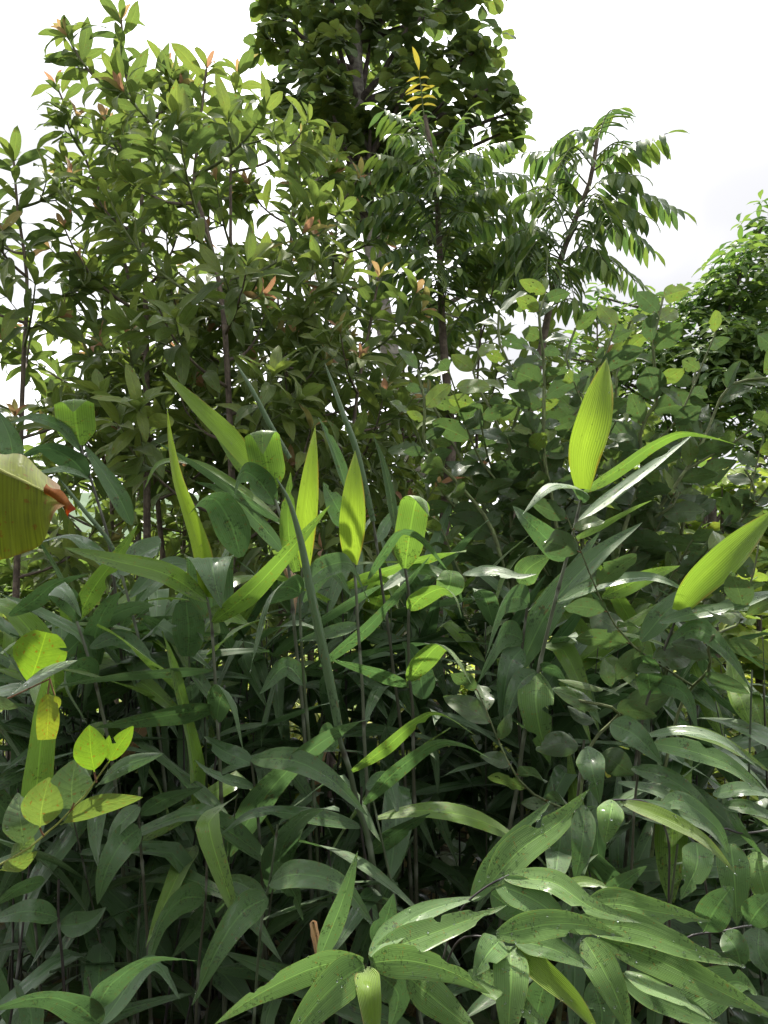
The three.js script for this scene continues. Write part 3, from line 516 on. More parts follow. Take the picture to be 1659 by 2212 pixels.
shrub({ label: 'slanting shrub stem crossing before the brown trunk, a bright eaten leaf on top', stem: S([[882, 800], [890, 880], [930, 970], [965, 1030], [1030, 1130], [1090, 1240]], 2.9), n: 23, len: 0.162, seed: 1, from: .5, spray: 2 });
shrub({ label: 'upright shrub stem with large holed leaves rising toward the sky gap', stem: S([[1148, 610], [1157, 690], [1168, 780], [1178, 870], [1190, 980], [1202, 1140]], 3.0), n: 27, len: 0.180, seed: 2, from: .48, spray: 3 });
shrub({ label: 'shrub stem behind the big upright lime grass leaf', stem: S([[1400, 640], [1425, 760], [1422, 862], [1408, 920], [1391, 1016], [1333, 1199]], 3.1), n: 24, len: 0.180, seed: 3, from: .48, spray: 3 });
shrub({ label: 'shrub stem slanting up to the right edge above the spear leaf', stem: S([[1640, 790], [1604, 829], [1556, 888], [1483, 972], [1362, 1206]], 3.2), n: 23, len: 0.180, seed: 4, from: .45, spray: 3 });
shrub({ label: 'shrub stem between the slanting stem and the upright stem', stem: S([[1010, 720], [1020, 800], [1060, 900], [1090, 970], [1180, 1120]], 3.3), n: 22, len: 0.171, seed: 5, from: .45, spray: 3 });
shrub({ label: 'shrub stem low behind the fold-tipped grass at the right', stem: S([[1290, 880], [1300, 980], [1310, 1100], [1300, 1250]], 3.4), n: 22, len: 0.171, seed: 6, from: .35, spray: 3, lightTop: false });
shrub({ label: 'shrub stem left of the leaning feather-leaved tree, leaves crowding its top', stem: S([[1090, 640], [1085, 740], [1100, 850], [1110, 960], [1105, 1120]], 3.1), n: 24, len: 0.174, seed: 21, from: .4, spray: 3 });
shrub({ label: 'shrub stem with leaves across the gap under the leaning feather-leaved tree', stem: S([[1230, 690], [1240, 780], [1250, 880], [1262, 1000]], 3.2), n: 24, len: 0.174, seed: 22, from: .4, spray: 3 });
shrub({ label: 'shrub stem in front of the mottled trunk, dark leaves', stem: S([[950, 760], [945, 850], [1000, 960], [1040, 1080]], 3.3), n: 24, len: 0.166, seed: 24, from: .35, spray: 3, lightTop: false });
shrub({ label: 'shrub stem against the sky gap left of the spreading tree', stem: S([[1345, 650], [1340, 740], [1350, 850], [1340, 1000]], 3.3), n: 24, len: 0.174, seed: 25, from: .4, spray: 3 });
shrub({ label: 'shrub stem with drooping leaves below the spreading tree', stem: S([[1500, 760], [1510, 850], [1500, 950], [1480, 1100]], 3.4), n: 24, len: 0.174, seed: 26, from: .35, spray: 3 });
shrub({ label: 'shrub stem reaching past the right edge under the spreading tree', stem: S([[1660, 980], [1620, 1060], [1560, 1160], [1500, 1260]], 3.5), n: 22, len: 0.171, seed: 8, from: .35, spray: 3 });
{
  const W = OVATE[0], P = OVATE[2], L = OVATE[1], d = 2.0;
  shrub({ label: 'small brown-stemmed shrub with wet grey-green leaves amid the grass at the right', stem: S([[1317, 1490], [1322, 1540], [1303, 1585], [1290, 1620], [1255, 1700]], d), r0: .008, n: 0, len: .15, seed: 7, spray: 0, heroes: [
    [[[1330, 1472, d], [1352, 1440, d - .02], [1390, 1396, d - .05]], 42, WET, { roll: 15 }],
    [[[1321, 1486, d], [1312, 1460, d], [1304, 1420, d + .02]], 34, WET, { roll: -20, notch: 2 }],
    [[[1308, 1490, d], [1260, 1478, d - .04], [1204, 1468, d - .06]], 30, L, { roll: 62 }],
    [[[1298, 1532, d], [1250, 1508, d - .05], [1192, 1488, d - .1]], 44, WET, { roll: 35 }],
    [[[1328, 1534, d], [1372, 1536, d - .06], [1420, 1548, d - .1]], 50, WET, { roll: 30 }],
    [[[1340, 1530, d + .1], [1390, 1520, d + .1], [1450, 1500, d + .1]], 62, P, { roll: 20 }],
    [[[1275, 1318, d + .1], [1310, 1345, d + .05], [1355, 1362, d]], 60, P, { roll: -15, notch: 2 }],
    [[[1296, 1625, d], [1325, 1645, d - .05], [1370, 1675, d - .05]], 62, P, { roll: 10 }],
    [[[1255, 1612, d], [1210, 1606, d - .03], [1157, 1620, d - .05]], 55, P, { roll: 15, notch: 2 }],
    [[[1288, 1560, d], [1250, 1545, d], [1225, 1525, d]], 34, P, { roll: 40 }],
  ] });
  shrub({ label: 'thin red-stalked twig of shrub leaves at the right edge in front of the spear leaf', stem: S([[1607, 1318, 1.9], [1590, 1345, 1.9], [1560, 1380, 1.9], [1520, 1440, 1.95], [1480, 1520, 2], [1440, 1640, 2.05]]), r0: .006, n: 0, len: .15, seed: 12, spray: 0, heroes: [
    [[[1606, 1318, 1.9], [1598, 1285, 1.88], [1580, 1236, 1.85]], 58, WET, { roll: -10, notch: 2 }],
    [[[1600, 1325, 1.9], [1565, 1335, 1.85], [1528, 1320, 1.85]], 34, L, { roll: 30, notch: 3 }],
    [[[1610, 1330, 1.9], [1640, 1312, 1.9], [1690, 1290, 1.9]], 30, L, { roll: 20 }],
    [[[1562, 1392, 1.9], [1600, 1400, 1.85], [1648, 1408, 1.8]], 46, WET, { roll: 35 }],
    [[[1540, 1420, 1.95], [1500, 1400, 1.95], [1450, 1390, 1.95]], 50, P, { roll: 20 }],
    [[[1520, 1450, 1.95], [1570, 1480, 1.95], [1620, 1500, 1.95]], 44, P, { roll: 40 }],
  ] });
}
// ---------- broad-bladed grass: each culm a plant ----------
function culmGeo(pts, r0, r1, seed, tone) {
  const r = rng(seed), gap = .16 + .1 * r(), o = r() * gap, base = tone;
  const near = (l) => { const x = ((l + o) % gap); return x; };
  return sweep(pts, (k, l) => { const x = near(l), b = Math.exp(-Math.pow(Math.min(x, gap - x) / .006, 2)); return (r0 * (1 - k) + r1 * k) * (1 + .28 * b); }, 7, (k, l) => {
    const x = near(l), dark = x < .008 ? 1 : 0, wax = x > gap - .03 ? 1 : 0, n = .8 + .4 * vnoise(l * 60, seed, 3);
    return dark ? [.03, .022, .018] : wax ? [base[0] * .9 + .08, base[1] * .9 + .085, base[2] * .9 + .075] : [base[0] * n, base[1] * n, base[2] * n];
  });
}
const TONES = [[.06, .08, .038], [.045, .045, .03], [.10, .11, .075], [.028, .022, .024], [.05, .07, .036]];
function grass(label, culm, d, wpx, leaves, { seed = 1, tone = 0, group = 'broad-bladed grass plants', tip = .6, name = 'grass_plant', extend = true } = {}) {
  let pts = culm.map(([x, y, dd]) => at(x, y, dd ?? d)); pts = curve(extend ? toGround(pts) : pts.reverse(), 90);
  const t = thing(name, label, 'grass', extend ? baseOf(pts) : pts[0].clone(), group), w = wpx * d / F / 2;
  part(t, 'culm', culmGeo(pts, w * 1.15, w * tip, seed, TONES[tone]), culmMat);
  const r = rng(seed * 19 + 7);
  leaves.forEach(([p, wp, m, o], i) => {
    const q = p.map(([x, y, dd]) => [x, y, d + (dd ?? 0)]), chewed = r() < .4 ? 1 + Math.floor(r() * 2) : 0;
    if (o?.name === 'rolled_leaf') { const half = wp * (seed === 3 ? .42 : .3) * d / F; part(t, 'rolled_leaf', sweep(curve(q.map((a) => at(...a)), 40), (k) => half * (.75 + .5 * Math.sin(k * 2.2)) * Math.pow(1 - k, .55) + .0006, 9), G.spear, o.label); }
    else heroLeaf(t, 'leaf', q, wp * (m.startsWith('near') ? 1.18 : 1), G[m], { seed: seed * 31 + i, shape: m.startsWith('near') ? fullBlade : bladeShape, notch: m.startsWith('young') ? 0 : chewed, ...o });
  });
  return t;
}
const SP = { shape: spindle, rows: 26, cols: 10, wave: .02 };
grass('tall grass with one big upright lime leaf and a leaf folded left below it', [[1256, 1075], [1240, 1144], [1223, 1210], [1201, 1291], [1164, 1444], [1132, 1591], [1115, 1713], [1101, 1790]], 2.2, 11, [
  [[[1259, 1056, 0], [1262, 985, -.03], [1284, 900, -.05], [1311, 772, .05]], 74, 'young', { ...SP, cup: .35, label: 'big upright lime-green leaf' }],
  [[[1260, 1062, 0], [1335, 1016, .1], [1420, 958, .15], [1470, 937, .1], [1540, 945, 0], [1595, 962, -.05]], 42, 'lit', { roll: 48 }],
  [[[1258, 1085, 0], [1256, 1062, -.05], [1222, 1047, -.16], [1180, 1056, -.25], [1128, 1112, -.28]], 58, 'pale', { roll: -35, twist: 25 }],
  [[[1250, 1126, 0], [1340, 1058, .1], [1430, 990, .2], [1498, 938, .3]], 34, 'pale', { roll: -45 }],
  [[[1223, 1208, 0], [1195, 1178, -.05], [1145, 1130, -.1], [1107, 1092, -.05]], 56, 'mid', { roll: 10 }],
  [[[1236, 1166, 0], [1300, 1135, .1], [1365, 1100, .15], [1410, 1080, .2]], 20, 'lit', { roll: 40 }],
  [[[1120, 1450, .1], [1190, 1310, .1], [1290, 1200, .15], [1388, 1128, .2]], 66, 'pale', { roll: -20 }],
  [[[1200, 1304, 0], [1290, 1262, -.1], [1394, 1246, -.15], [1440, 1256, -.2], [1488, 1280, -.22]], 42, 'pale', { roll: -50 }],
  [[[1160, 1452, 0], [1158, 1520, -.14], [1166, 1575, -.16], [1189, 1652, -.14]], 66, 'near', { roll: 0, notch: 4, cup: -.2 }],
  [[[1158, 1450, 0], [1125, 1475, -.05], [1085, 1570, -.1]], 46, 'dark', { roll: 10 }],
  [[[1165, 1440, 0], [1205, 1450, -.05], [1232, 1490, -.1]], 36, 'dark', { roll: 40 }],
  [[[1132, 1590, 0], [1180, 1480, .1], [1250, 1400, .15], [1290, 1370, .2]], 50, 'deep', { roll: 15 }],
], { seed: 1, tone: 2 });
grass('grass with a long slanting lime spear leaf at the right edge', [[1468, 1318], [1440, 1390], [1402, 1500], [1380, 1600]], 2.0, 9, [
  [[[1466, 1320, 0], [1500, 1270, -.05], [1560, 1212, -.08], [1680, 1095, 0]], 66, 'young2', { ...SP, cup: .3, label: 'long slanting lime spear leaf' }],
  [[[1385, 1385, .1], [1440, 1320, .1], [1535, 1245, .15]], 52, 'pale', { roll: -20 }],
  [[[1422, 1345, 0], [1500, 1325, -.05], [1580, 1312, -.1], [1680, 1280, -.1]], 36, 'pale', { roll: -40 }],
  [[[1436, 1400, 0], [1500, 1360, -.05], [1580, 1420, -.2], [1616, 1480, -.25]], 44, 'mid', { roll: -40 }],
  [[[1405, 1500, 0], [1400, 1460, -.02], [1385, 1418, -.05]], 56, 'mid', { shape: (t) => .75 + .25 * Math.sin(t * 3), roll: 10 }],
  [[[1415, 1470, 0], [1480, 1500, -.1], [1508, 1580, -.15]], 44, 'dark', { roll: 15 }],
  [[[1300, 1290, .1], [1400, 1245, .15], [1470, 1222, .2]], 40, 'lit', { roll: 20 }],
], { seed: 2, tone: 1 });
grass('thick grass shoot with a grey rolled spear leaning left in the middle', [[655, 1200], [662, 1239], [683, 1328], [697, 1385], [719, 1493], [733, 1593], [755, 1664], [773, 1743], [792, 1800]], 1.85, 15, [
  [[[735, 1590, 0], [712, 1470, -.01], [676, 1300, -.02], [645, 1150, -.02], [622, 1078, -.02], [597, 1033, -.02]], 27, 'spear', { shape: (t) => .55 + .45 * Math.sin(Math.min(1, t * 1.6) * 3.14 * .6) - .98 * Math.pow(t, 3), cup: 1.3, cols: 8, wave: 0, label: 'grey-green rolled spear leaf', name: 'rolled_leaf' }],
  [[[757, 1668, 0], [826, 1621, -.05], [898, 1561, -.1], [948, 1541, -.15], [1030, 1590, -.22]], 36, 'lit', { roll: 42, notch: 3 }],
  [[[786, 1738, 0], [862, 1661, -.05], [950, 1604, -.1], [1010, 1612, -.15], [1060, 1640, -.2]], 42, 'mid', { roll: 35 }],
  [[[733, 1590, 0], [700, 1600, .1], [690, 1660, .1]], 60, 'dark', { roll: 0 }],
], { seed: 3, tone: 4 });
grass('grass with a slim glowing lime leaf just left of the centre', [[655, 1215], [648, 1300], [655, 1450], [668, 1600], [680, 1750]], 2.15, 9, [
  [[[660, 1225, 0], [660, 1140, -.03], [668, 1050, -.05], [681, 918, 0]], 46, 'young', { ...SP, cup: .3, label: 'slim upright lime leaf' }],
  [[[640, 1235, .04], [626, 1170, .03], [622, 1110, .02], [628, 1018, .03]], 40, 'lit', { ...SP, cup: .2 }],
  [[[655, 1300, 0], [690, 1250, .05], [720, 1235, .1], [760, 1290, .05]], 34, 'mid', { roll: 40 }],
  [[[660, 1480, 0], [620, 1440, 0], [560, 1500, -.1]], 44, 'dark', { roll: 20 }],
  [[[650, 1282, -.02], [618, 1268, -.1], [580, 1292, -.2], [556, 1370, -.26], [540, 1458, -.28]], 86, 'mid', { roll: -20 }],
], { seed: 4, tone: 0 });
grass('grass with a sickle-shaped lime leaf and a pale tip folded down like a napkin', [[446, 1290], [455, 1332], [462, 1421], [469, 1546], [476, 1672], [480, 1800]], 2.0, 10, [
  [[[446, 1290, .02], [440, 1205, 0], [412, 1113, 0], [387, 1042, 0], [369, 952, .03], [361, 880, .05]], 40, 'young', { ...SP, shape: (t) => t < .2 ? .7 + .3 * t / .2 : Math.pow(1 - (t - .2) / .8, .85), cup: .5, label: 'sickle-shaped lime leaf' }],
  [[[458, 1335, .02], [455, 1262, .03], [454, 1213, .0], [455, 1207, -.05], [461, 1240, -.11], [478, 1315, -.13]], 112, 'pale', { shape: (t) => t < .15 ? .3 + 4 * t : t < .55 ? .9 : .9 * Math.pow((1 - t) / .45, .9), rows: 34, cup: -.06, wave: .01, label: 'pale leaf tip folded down' }],
  [[[450, 1298, 0], [358, 1240, -.08], [251, 1212, -.12], [136, 1182, -.1]], 52, 'lit', { roll: 30 }],
  [[[462, 1448, 0], [358, 1453, -.08], [251, 1462, -.14], [122, 1482, -.16]], 34, 'pale', { roll: -52 }],
  [[[466, 1532, 0], [400, 1540, -.08], [300, 1556, -.14], [205, 1572, -.16]], 54, 'mid', { roll: -38 }],
  [[[468, 1560, 0], [475, 1512, -.05], [490, 1494, -.1], [508, 1530, -.16], [526, 1624, -.18]], 60, 'pale', { roll: -25, twist: -10 }],
  [[[460, 1345, 0], [545, 1275, -.12], [620, 1195, -.16], [714, 1090, -.12]], 52, 'lit', { roll: 30 }],
  [[[452, 1320, 0], [500, 1330, .05], [540, 1350, .1]], 40, 'lit', { roll: -30 }],
  [[[520, 1204, .15], [502, 1140, .13], [472, 1086, .1], [452, 1078, .05], [430, 1086, 0], [408, 1112, -.02]], 78, 'mid', { roll: 5 }],
  [[[405, 1418, .15], [408, 1370, .14], [402, 1300, .14]], 68, 'dark', { shape: (t) => Math.pow(Math.sin(.2 + t * 2.5), .6), notch: 2 }],
], { seed: 5, tone: 2 });
grass('grass with crossed green leaves left of the napkin-folded tip', [[166, 1342], [185, 1400], [205, 1470], [230, 1580], [250, 1700]], 2.05, 10, [
  [[[168, 1338, 0], [200, 1275, -.03], [250, 1205, -.05], [298, 1133, -.02]], 46, 'lit', { roll: 15 }],
  [[[170, 1340, 0], [150, 1300, -.05], [120, 1270, -.12], [150, 1290, -.2], [177, 1335, -.22]], 50, 'pale', { roll: 10 }],
  [[[20, 1330, 0], [70, 1300, 0], [120, 1260, -.05], [188, 1240, -.1]], 44, 'mid', { roll: 35 }],
  [[[195, 1400, 0], [250, 1378, .05], [330, 1430, -.05], [345, 1450, -.05]], 44, 'dark', { roll: -30 }],
  [[[205, 1470, 0], [175, 1445, -.05], [140, 1470, -.1], [190, 1570, -.15]], 70, 'mid', { roll: 0 }],
], { seed: 6, tone: 2 });
grass('grass with a dark rolled spear leaning up left beside the browned leaf', [[250, 1196], [268, 1260], [300, 1380], [330, 1500]], 2.25, 9, [
  [[[252, 1200, 0], [229, 1160, 0], [179, 1099, 0], [122, 1026, 0]], 17, 'spear', { cup: 1.2, name: 'rolled_leaf', wave: 0 }],
  [[[255, 1230, 0], [310, 1195, -.1], [345, 1180, -.15], [340, 1200, -.2], [330, 1230, -.22]], 70, 'pale', { roll: -40 }],
  [[[262, 1250, 0], [200, 1190, .05], [150, 1160, .1], [60, 1180, .1]], 42, 'mid', { roll: 40 }],
  [[[280, 1290, 0], [360, 1220, .05], [420, 1225, 0], [440, 1230, 0]], 44, 'pale', { roll: -45 }],
], { seed: 7, tone: 2 });
grass('grass with a heart-like leaf folded over at the top, upper left of the thicket', [[173, 962], [193, 1024], [215, 1096], [227, 1135], [240, 1200]], 2.4, 9, [
  [[[173, 962, 0], [165, 920, -.02], [160, 872, -.04], [159, 864, -.09], [158, 890, -.12]], 80, 'lit', { shape: (t) => t < .25 ? .2 + .8 * Math.sin(t / .25 * 1.57) : t < .62 ? 1 : Math.pow(1 - (t - .62) / .38, .9), rows: 26, roll: 0, cup: .1 }],
  [[[175, 975, 0], [135, 925, -.05], [75, 903, -.1], [16, 914, -.1]], 34, 'mid', { roll: 45 }],
  [[[285, 1134, .05], [255, 1070, .03], [215, 1010, .03], [180, 958, .05]], 40, 'pale', { roll: 10 }],
  [[[190, 1030, 0], [150, 990, -.05], [95, 968, -.12], [40, 990, -.15]], 62, 'deep', { roll: -30 }],
  [[[195, 1035, 0], [140, 1015, -.15], [75, 1022, -.25]], 30, 'pale', { roll: 68 }],
  [[[30, 1010, -.2], [22, 950, -.2], [-6, 885, -.2]], 46, 'pale', { roll: 0 }],
], { seed: 8, tone: 1 });
grass('grass with a folded green leaf and a pair of long pale blades reaching up left', [[588, 1062], [608, 1124], [626, 1250], [640, 1400], [655, 1550]], 2.35, 10, [
  [[[588, 1062, 0], [578, 1010, -.03], [566, 945, -.05], [566, 930, -.1], [568, 982, -.15]], 76, 'lit', { shape: (t) => t < .25 ? .2 + .8 * Math.sin(t / .25 * 1.57) : t < .6 ? 1 : Math.pow(1 - (t - .6) / .4, .95), rows: 28, roll: 0, cup: .12 }],
  [[[595, 1088, 0], [560, 1040, -.05], [530, 1020, -.1], [512, 1040, -.15], [507, 1082, -.16]], 60, 'mid', { roll: 20 }],
  [[[556, 1030, .1], [500, 950, .1], [430, 880, .1], [349, 800, .15]], 46, 'young2', { ...SP, shape: bladeShape, roll: 20 }],
  [[[548, 1045, .14], [500, 965, .15], [455, 900, .15], [421, 850, .18]], 44, 'lit', { roll: 25 }],
  [[[626, 990, .1], [583, 917, .1], [540, 834, .1], [507, 782, .12]], 22, 'spear', { roll: 0, cup: .7, wave: 0, name: 'rolled_leaf' }],
  [[[610, 1130, 0], [530, 1080, .05], [430, 1010, .1], [330, 950, .1]], 26, 'pale', { roll: -40 }],
  [[[612, 1135, .02], [520, 1060, .1], [420, 1000, .15], [345, 1000, .1], [310, 1060, .05]], 30, 'lit', { roll: 40 }],
  [[[620, 1200, 0], [560, 1130, .05], [480, 1060, .1], [420, 1040, .1]], 40, 'pale', { roll: -35 }],
], { seed: 9, tone: 2 });
grass('grass with a very tall slate-green rolled spear in the middle', [[806, 1126], [816, 1196], [826, 1275], [837, 1346], [850, 1450], [868, 1600]], 2.25, 9, [
  [[[806, 1126, 0], [791, 1060, 0], [766, 960, 0], [744, 902, 0], [722, 840, .02], [701, 783, .04]], 26, 'spear', { cup: 1.1, name: 'rolled_leaf', wave: 0 }],
  [[[812, 1170, 0], [850, 1110, .1], [880, 1080, .1]], 30, 'dark', { roll: 30 }],
  [[[826, 1275, 0], [900, 1230, .05], [980, 1260, -.05], [1000, 1300, -.05]], 36, 'mid', { roll: -45 }],
], { seed: 10, tone: 1 });
grass('grass with a plump upright lime leaf in the middle, a pale tip hanging below it', [[763, 1215], [768, 1260], [773, 1349], [783, 1493], [787, 1600], [795, 1740]], 2.1, 10, [
  [[[760, 1218, 0], [760, 1150, -.04], [763, 1080, -.06], [767, 972, 0]], 56, 'young', { ...SP, cup: .32, label: 'plump upright lime leaf' }],
  [[[650, 1268, .05], [700, 1226, -.05], [745, 1214, -.12], [765, 1228, -.2], [799, 1304, -.24]], 52, 'pale', { roll: -40, twist: 30 }],
  [[[750, 1062, .1], [735, 1010, .1], [712, 950, .12], [688, 902, .15]], 24, 'pale', { roll: 15, cup: .6 }],
  [[[856, 1150, .15], [842, 1060, .15], [825, 990, .15], [805, 936, .15]], 20, 'spear', { cup: .9, wave: 0 }],
  [[[755, 1140, .1], [725, 1090, .08], [698, 1042, .1]], 52, 'mid', { roll: 10 }],
  [[[775, 1350, 0], [700, 1370, .0], [640, 1385, 0]], 34, 'mid', { roll: 30 }],
], { seed: 11, tone: 2 });
grass('grass with a wide green leaf folded to the right, right of the middle', [[875, 1228], [884, 1293], [882, 1349], [885, 1471], [891, 1528], [893, 1672], [897, 1800]], 2.1, 10, [
  [[[875, 1228, 0], [884, 1160, -.03], [898, 1085, -.05], [908, 1074, -.1], [928, 1116, -.14]], 66, 'lit', { shape: (t) => t < .25 ? .2 + .8 * Math.sin(t / .25 * 1.57) : t < .62 ? 1 : Math.pow(1 - (t - .62) / .38, .95), rows: 28, cup: .15 }],
  [[[795, 1252, -.05], [830, 1195, -.12], [868, 1148, -.18], [905, 1160, -.15], [970, 1236, -.12]], 26, 'mid', { roll: 40 }],
  [[[882, 1472, 0], [916, 1426, -.08], [952, 1394, -.15], [985, 1418, -.22], [1020, 1480, -.25]], 54, 'lit', { roll: 25 }],
  [[[881, 1482, 0], [808, 1452, -.08], [712, 1424, -.14]], 40, 'mid', { roll: -42 }],
  [[[915, 1510, .1], [905, 1450, .1], [885, 1400, .1], [868, 1385, .1]], 62, 'deep', { roll: 0 }],
  [[[884, 1318, 0], [912, 1290, -.08], [955, 1272, -.14], [985, 1290, -.2], [998, 1335, -.22]], 48, 'lit', { roll: 20 }],
  [[[960, 1285, -.05], [972, 1260, -.08], [975, 1232, -.05]], 52, 'near', { shape: (t) => Math.sqrt(Math.sin(.25 + t * 2.6)), cup: -.1 }],
  [[[690, 1440, .1], [740, 1400, .1], [800, 1350, .05], [930, 1200, .1]], 34, 'mid', { roll: 40 }],
], { seed: 12, tone: 1 });
grass('grass with a dark arched leaf hanging right of the middle', [[1140, 1300], [1128, 1400], [1120, 1500], [1125, 1650]], 2.3, 9, [
  [[[1142, 1305, 0], [1120, 1290, -.08], [1085, 1310, -.18], [1048, 1424, -.25]], 64, 'dark', { roll: 20 }],
  [[[1130, 1380, 0], [1090, 1370, -.1], [1060, 1420, -.2], [1030, 1480, -.22]], 60, 'dark', { roll: 10 }],
  [[[1128, 1400, 0], [1100, 1440, -.1], [1080, 1560, -.15]], 54, 'deep', { roll: 0 }],
  [[[1000, 1240, 0], [1060, 1235, -.05], [1120, 1246, -.1], [1160, 1240, -.1]], 44, 'pale', { roll: -60 }],
  [[[1120, 1260, 0], [1145, 1225, -.05], [1190, 1200, -.05]], 48, 'near', { roll: -15, cup: -.1 }],
  [[[1125, 1500, 0], [1170, 1560, -.08], [1185, 1640, -.1]], 50, 'deep', { roll: 0 }],
], { seed: 13, tone: 1 });
grass('grass with a large dark wet leaf spread low in the middle', [[543, 1642], [552, 1720], [560, 1800]], 1.9, 9, [
  [[[543, 1640, 0], [630, 1642, -.08], [710, 1680, -.14], [796, 1764, -.18]], 56, 'mid', { roll: -32 }],
  [[[545, 1650, 0], [480, 1620, .05], [440, 1590, .1]], 44, 'deep', { roll: 20 }],
  [[[550, 1700, 0], [480, 1680, -.05], [440, 1660, -.05], [420, 1640, -.05]], 30, 'dark', { roll: 40 }],
], { seed: 14, tone: 1 });
grass('grass with two beaded wet leaves hanging low left of the near spray', [[600, 1780], [582, 1907], [572, 1945], [560, 2040]], 1.6, 8, [
  [[[582, 1907, 0], [640, 1888, -.08], [736, 1912, -.15], [812, 2006, -.2]], 62, 'mid', { roll: -35, label: 'beaded wet leaf' }],
  [[[578, 1938, 0], [520, 1975, -.1], [465, 2060, -.16], [414, 2174, -.2]], 68, 'mid', { roll: -5, label: 'beaded wet leaf' }],
  [[[575, 1940, 0], [500, 1905, .05], [470, 1930, .05]], 46, 'dark', { roll: -20 }],
  [[[590, 1860, 0], [640, 1940, .1], [655, 1990, .1]], 44, 'dark', { roll: 10 }],
], { seed: 15, tone: 4 });
grass('grass with a dull green leaf drooping at the lower left', [[448, 1800], [444, 1939], [430, 2080]], 1.75, 8, [
  [[[444, 1938, 0], [390, 1944, -.08], [345, 2000, -.15], [315, 2106, -.18]], 62, 'mid', { roll: -10 }],
  [[[445, 1960, 0], [420, 2010, .05], [370, 2070, .05]], 44, 'deep', { roll: 0 }],
], { seed: 16, tone: 1 });
grass('grass with broad dark leaves arching over the bottom left corner', [[190, 2110], [205, 2180], [215, 2230]], 1.3, 9, [
  [[[208, 2178, 0], [250, 2118, -.08], [335, 2070, -.12], [428, 2076, -.12]], 58, 'dark', { roll: 25 }],
  [[[215, 2212, 0], [160, 2170, -.06], [90, 2155, -.1], [-30, 2185, -.12]], 76, 'dark', { roll: -35 }],
  [[[215, 2215, 0], [330, 2080, .12], [390, 2160, .12]], 44, 'deep', { roll: 10 }],
], { seed: 17, tone: 1 });
grass('grass with a long leaf slanting down from mid left to a browned point', [[301, 1700], [301, 1789], [310, 1900], [320, 2050]], 1.8, 9, [
  [[[302, 1788, 0], [262, 1822, -.08], [230, 1880, -.12], [210, 1955, -.14]], 64, 'dark', { roll: 0 }],
  [[[301, 1740, 0], [260, 1780, -.05], [230, 1830, -.1]], 40, 'mid', { roll: 20 }],
  [[[303, 1760, 0], [350, 1730, 0], [440, 1700, 0]], 42, 'deep', { roll: 30 }],
], { seed: 18, tone: 1 });
grass('grass with one level dark leaf ending at the left edge', [[127, 1900], [126, 1980], [135, 2080]], 1.7, 9, [
  [[[126, 1980, 0], [60, 1968, -.05], [-30, 1990, -.05]], 52, 'dark', { roll: 30 }],
  [[[95, 1904, 0], [50, 1915, -.05], [-15, 1958, -.05]], 40, 'mid', { roll: -40 }],
  [[[130, 2000, 0], [190, 1990, 0], [230, 1960, 0]], 50, 'deep', { roll: 0 }],
], { seed: 19, tone: 3 });
grass('grass with a long level dark leaf across the lower middle', [[781, 1700], [780, 1787], [795, 1900]], 1.9, 9, [
  [[[780, 1786, 0], [700, 1768, -.05], [550, 1757, -.1], [474, 1804, -.15]], 38, 'dark', { roll: 30 }],
  [[[800, 1842, .05], [855, 1800, 0], [930, 1756, -.05]], 44, 'dark', { roll: 30 }],
  [[[790, 1700, 0], [840, 1690, .05], [860, 1760, 0]], 44, 'deep', { roll: 0 }],
], { seed: 20, tone: 3 });
grass('grass with hanging broad leaves behind the near spray at the right', [[1262, 1600], [1250, 1700], [1240, 1850]], 1.75, 9, [
  [[[1268, 1612, 0], [1280, 1665, -.08], [1296, 1738, -.1]], 62, 'mid', { roll: 0, cup: -.15 }],
  [[[1320, 1562, 0], [1375, 1590, -.08], [1432, 1652, -.12]], 60, 'dark', { roll: -10 }],
  [[[1262, 1740, 0], [1258, 1820, -.06], [1240, 1912, -.08]], 52, 'mid', { roll: 0 }],
  [[[1214, 1745, .05], [1210, 1820, 0], [1188, 1910, -.02]], 56, 'mid', { roll: 0 }],
  [[[1310, 1735, .08], [1290, 1800, .05], [1300, 1880, .05]], 50, 'deep', { roll: 0 }],
], { seed: 21, tone: 1 });
grass('leaning grass with long wet leaves pointing down to the right edge', [[1360, 1560], [1380, 1620], [1370, 1750]], 1.7, 8, [
  [[[1412, 1605, 0], [1480, 1618, -.08], [1570, 1650, -.12], [1665, 1722, -.14]], 46, 'near2', { roll: -40 }],
  [[[1440, 1572, .05], [1530, 1590, 0], [1600, 1625, -.05], [1670, 1672, -.08]], 32, 'lit', { roll: -35 }],
  [[[1364, 1660, 0], [1440, 1680, -.05], [1510, 1730, -.1], [1550, 1790, -.12]], 46, 'mid', { roll: -35 }],
  [[[1390, 1590, .05], [1480, 1580, 0], [1560, 1600, -.05], [1640, 1660, -.08]], 34, 'pale', { roll: -55 }],
  [[[1335, 1690, .05], [1420, 1710, 0], [1500, 1760, -.05], [1540, 1800, -.05]], 32, 'pale', { roll: -50 }],
], { seed: 22, tone: 1 });
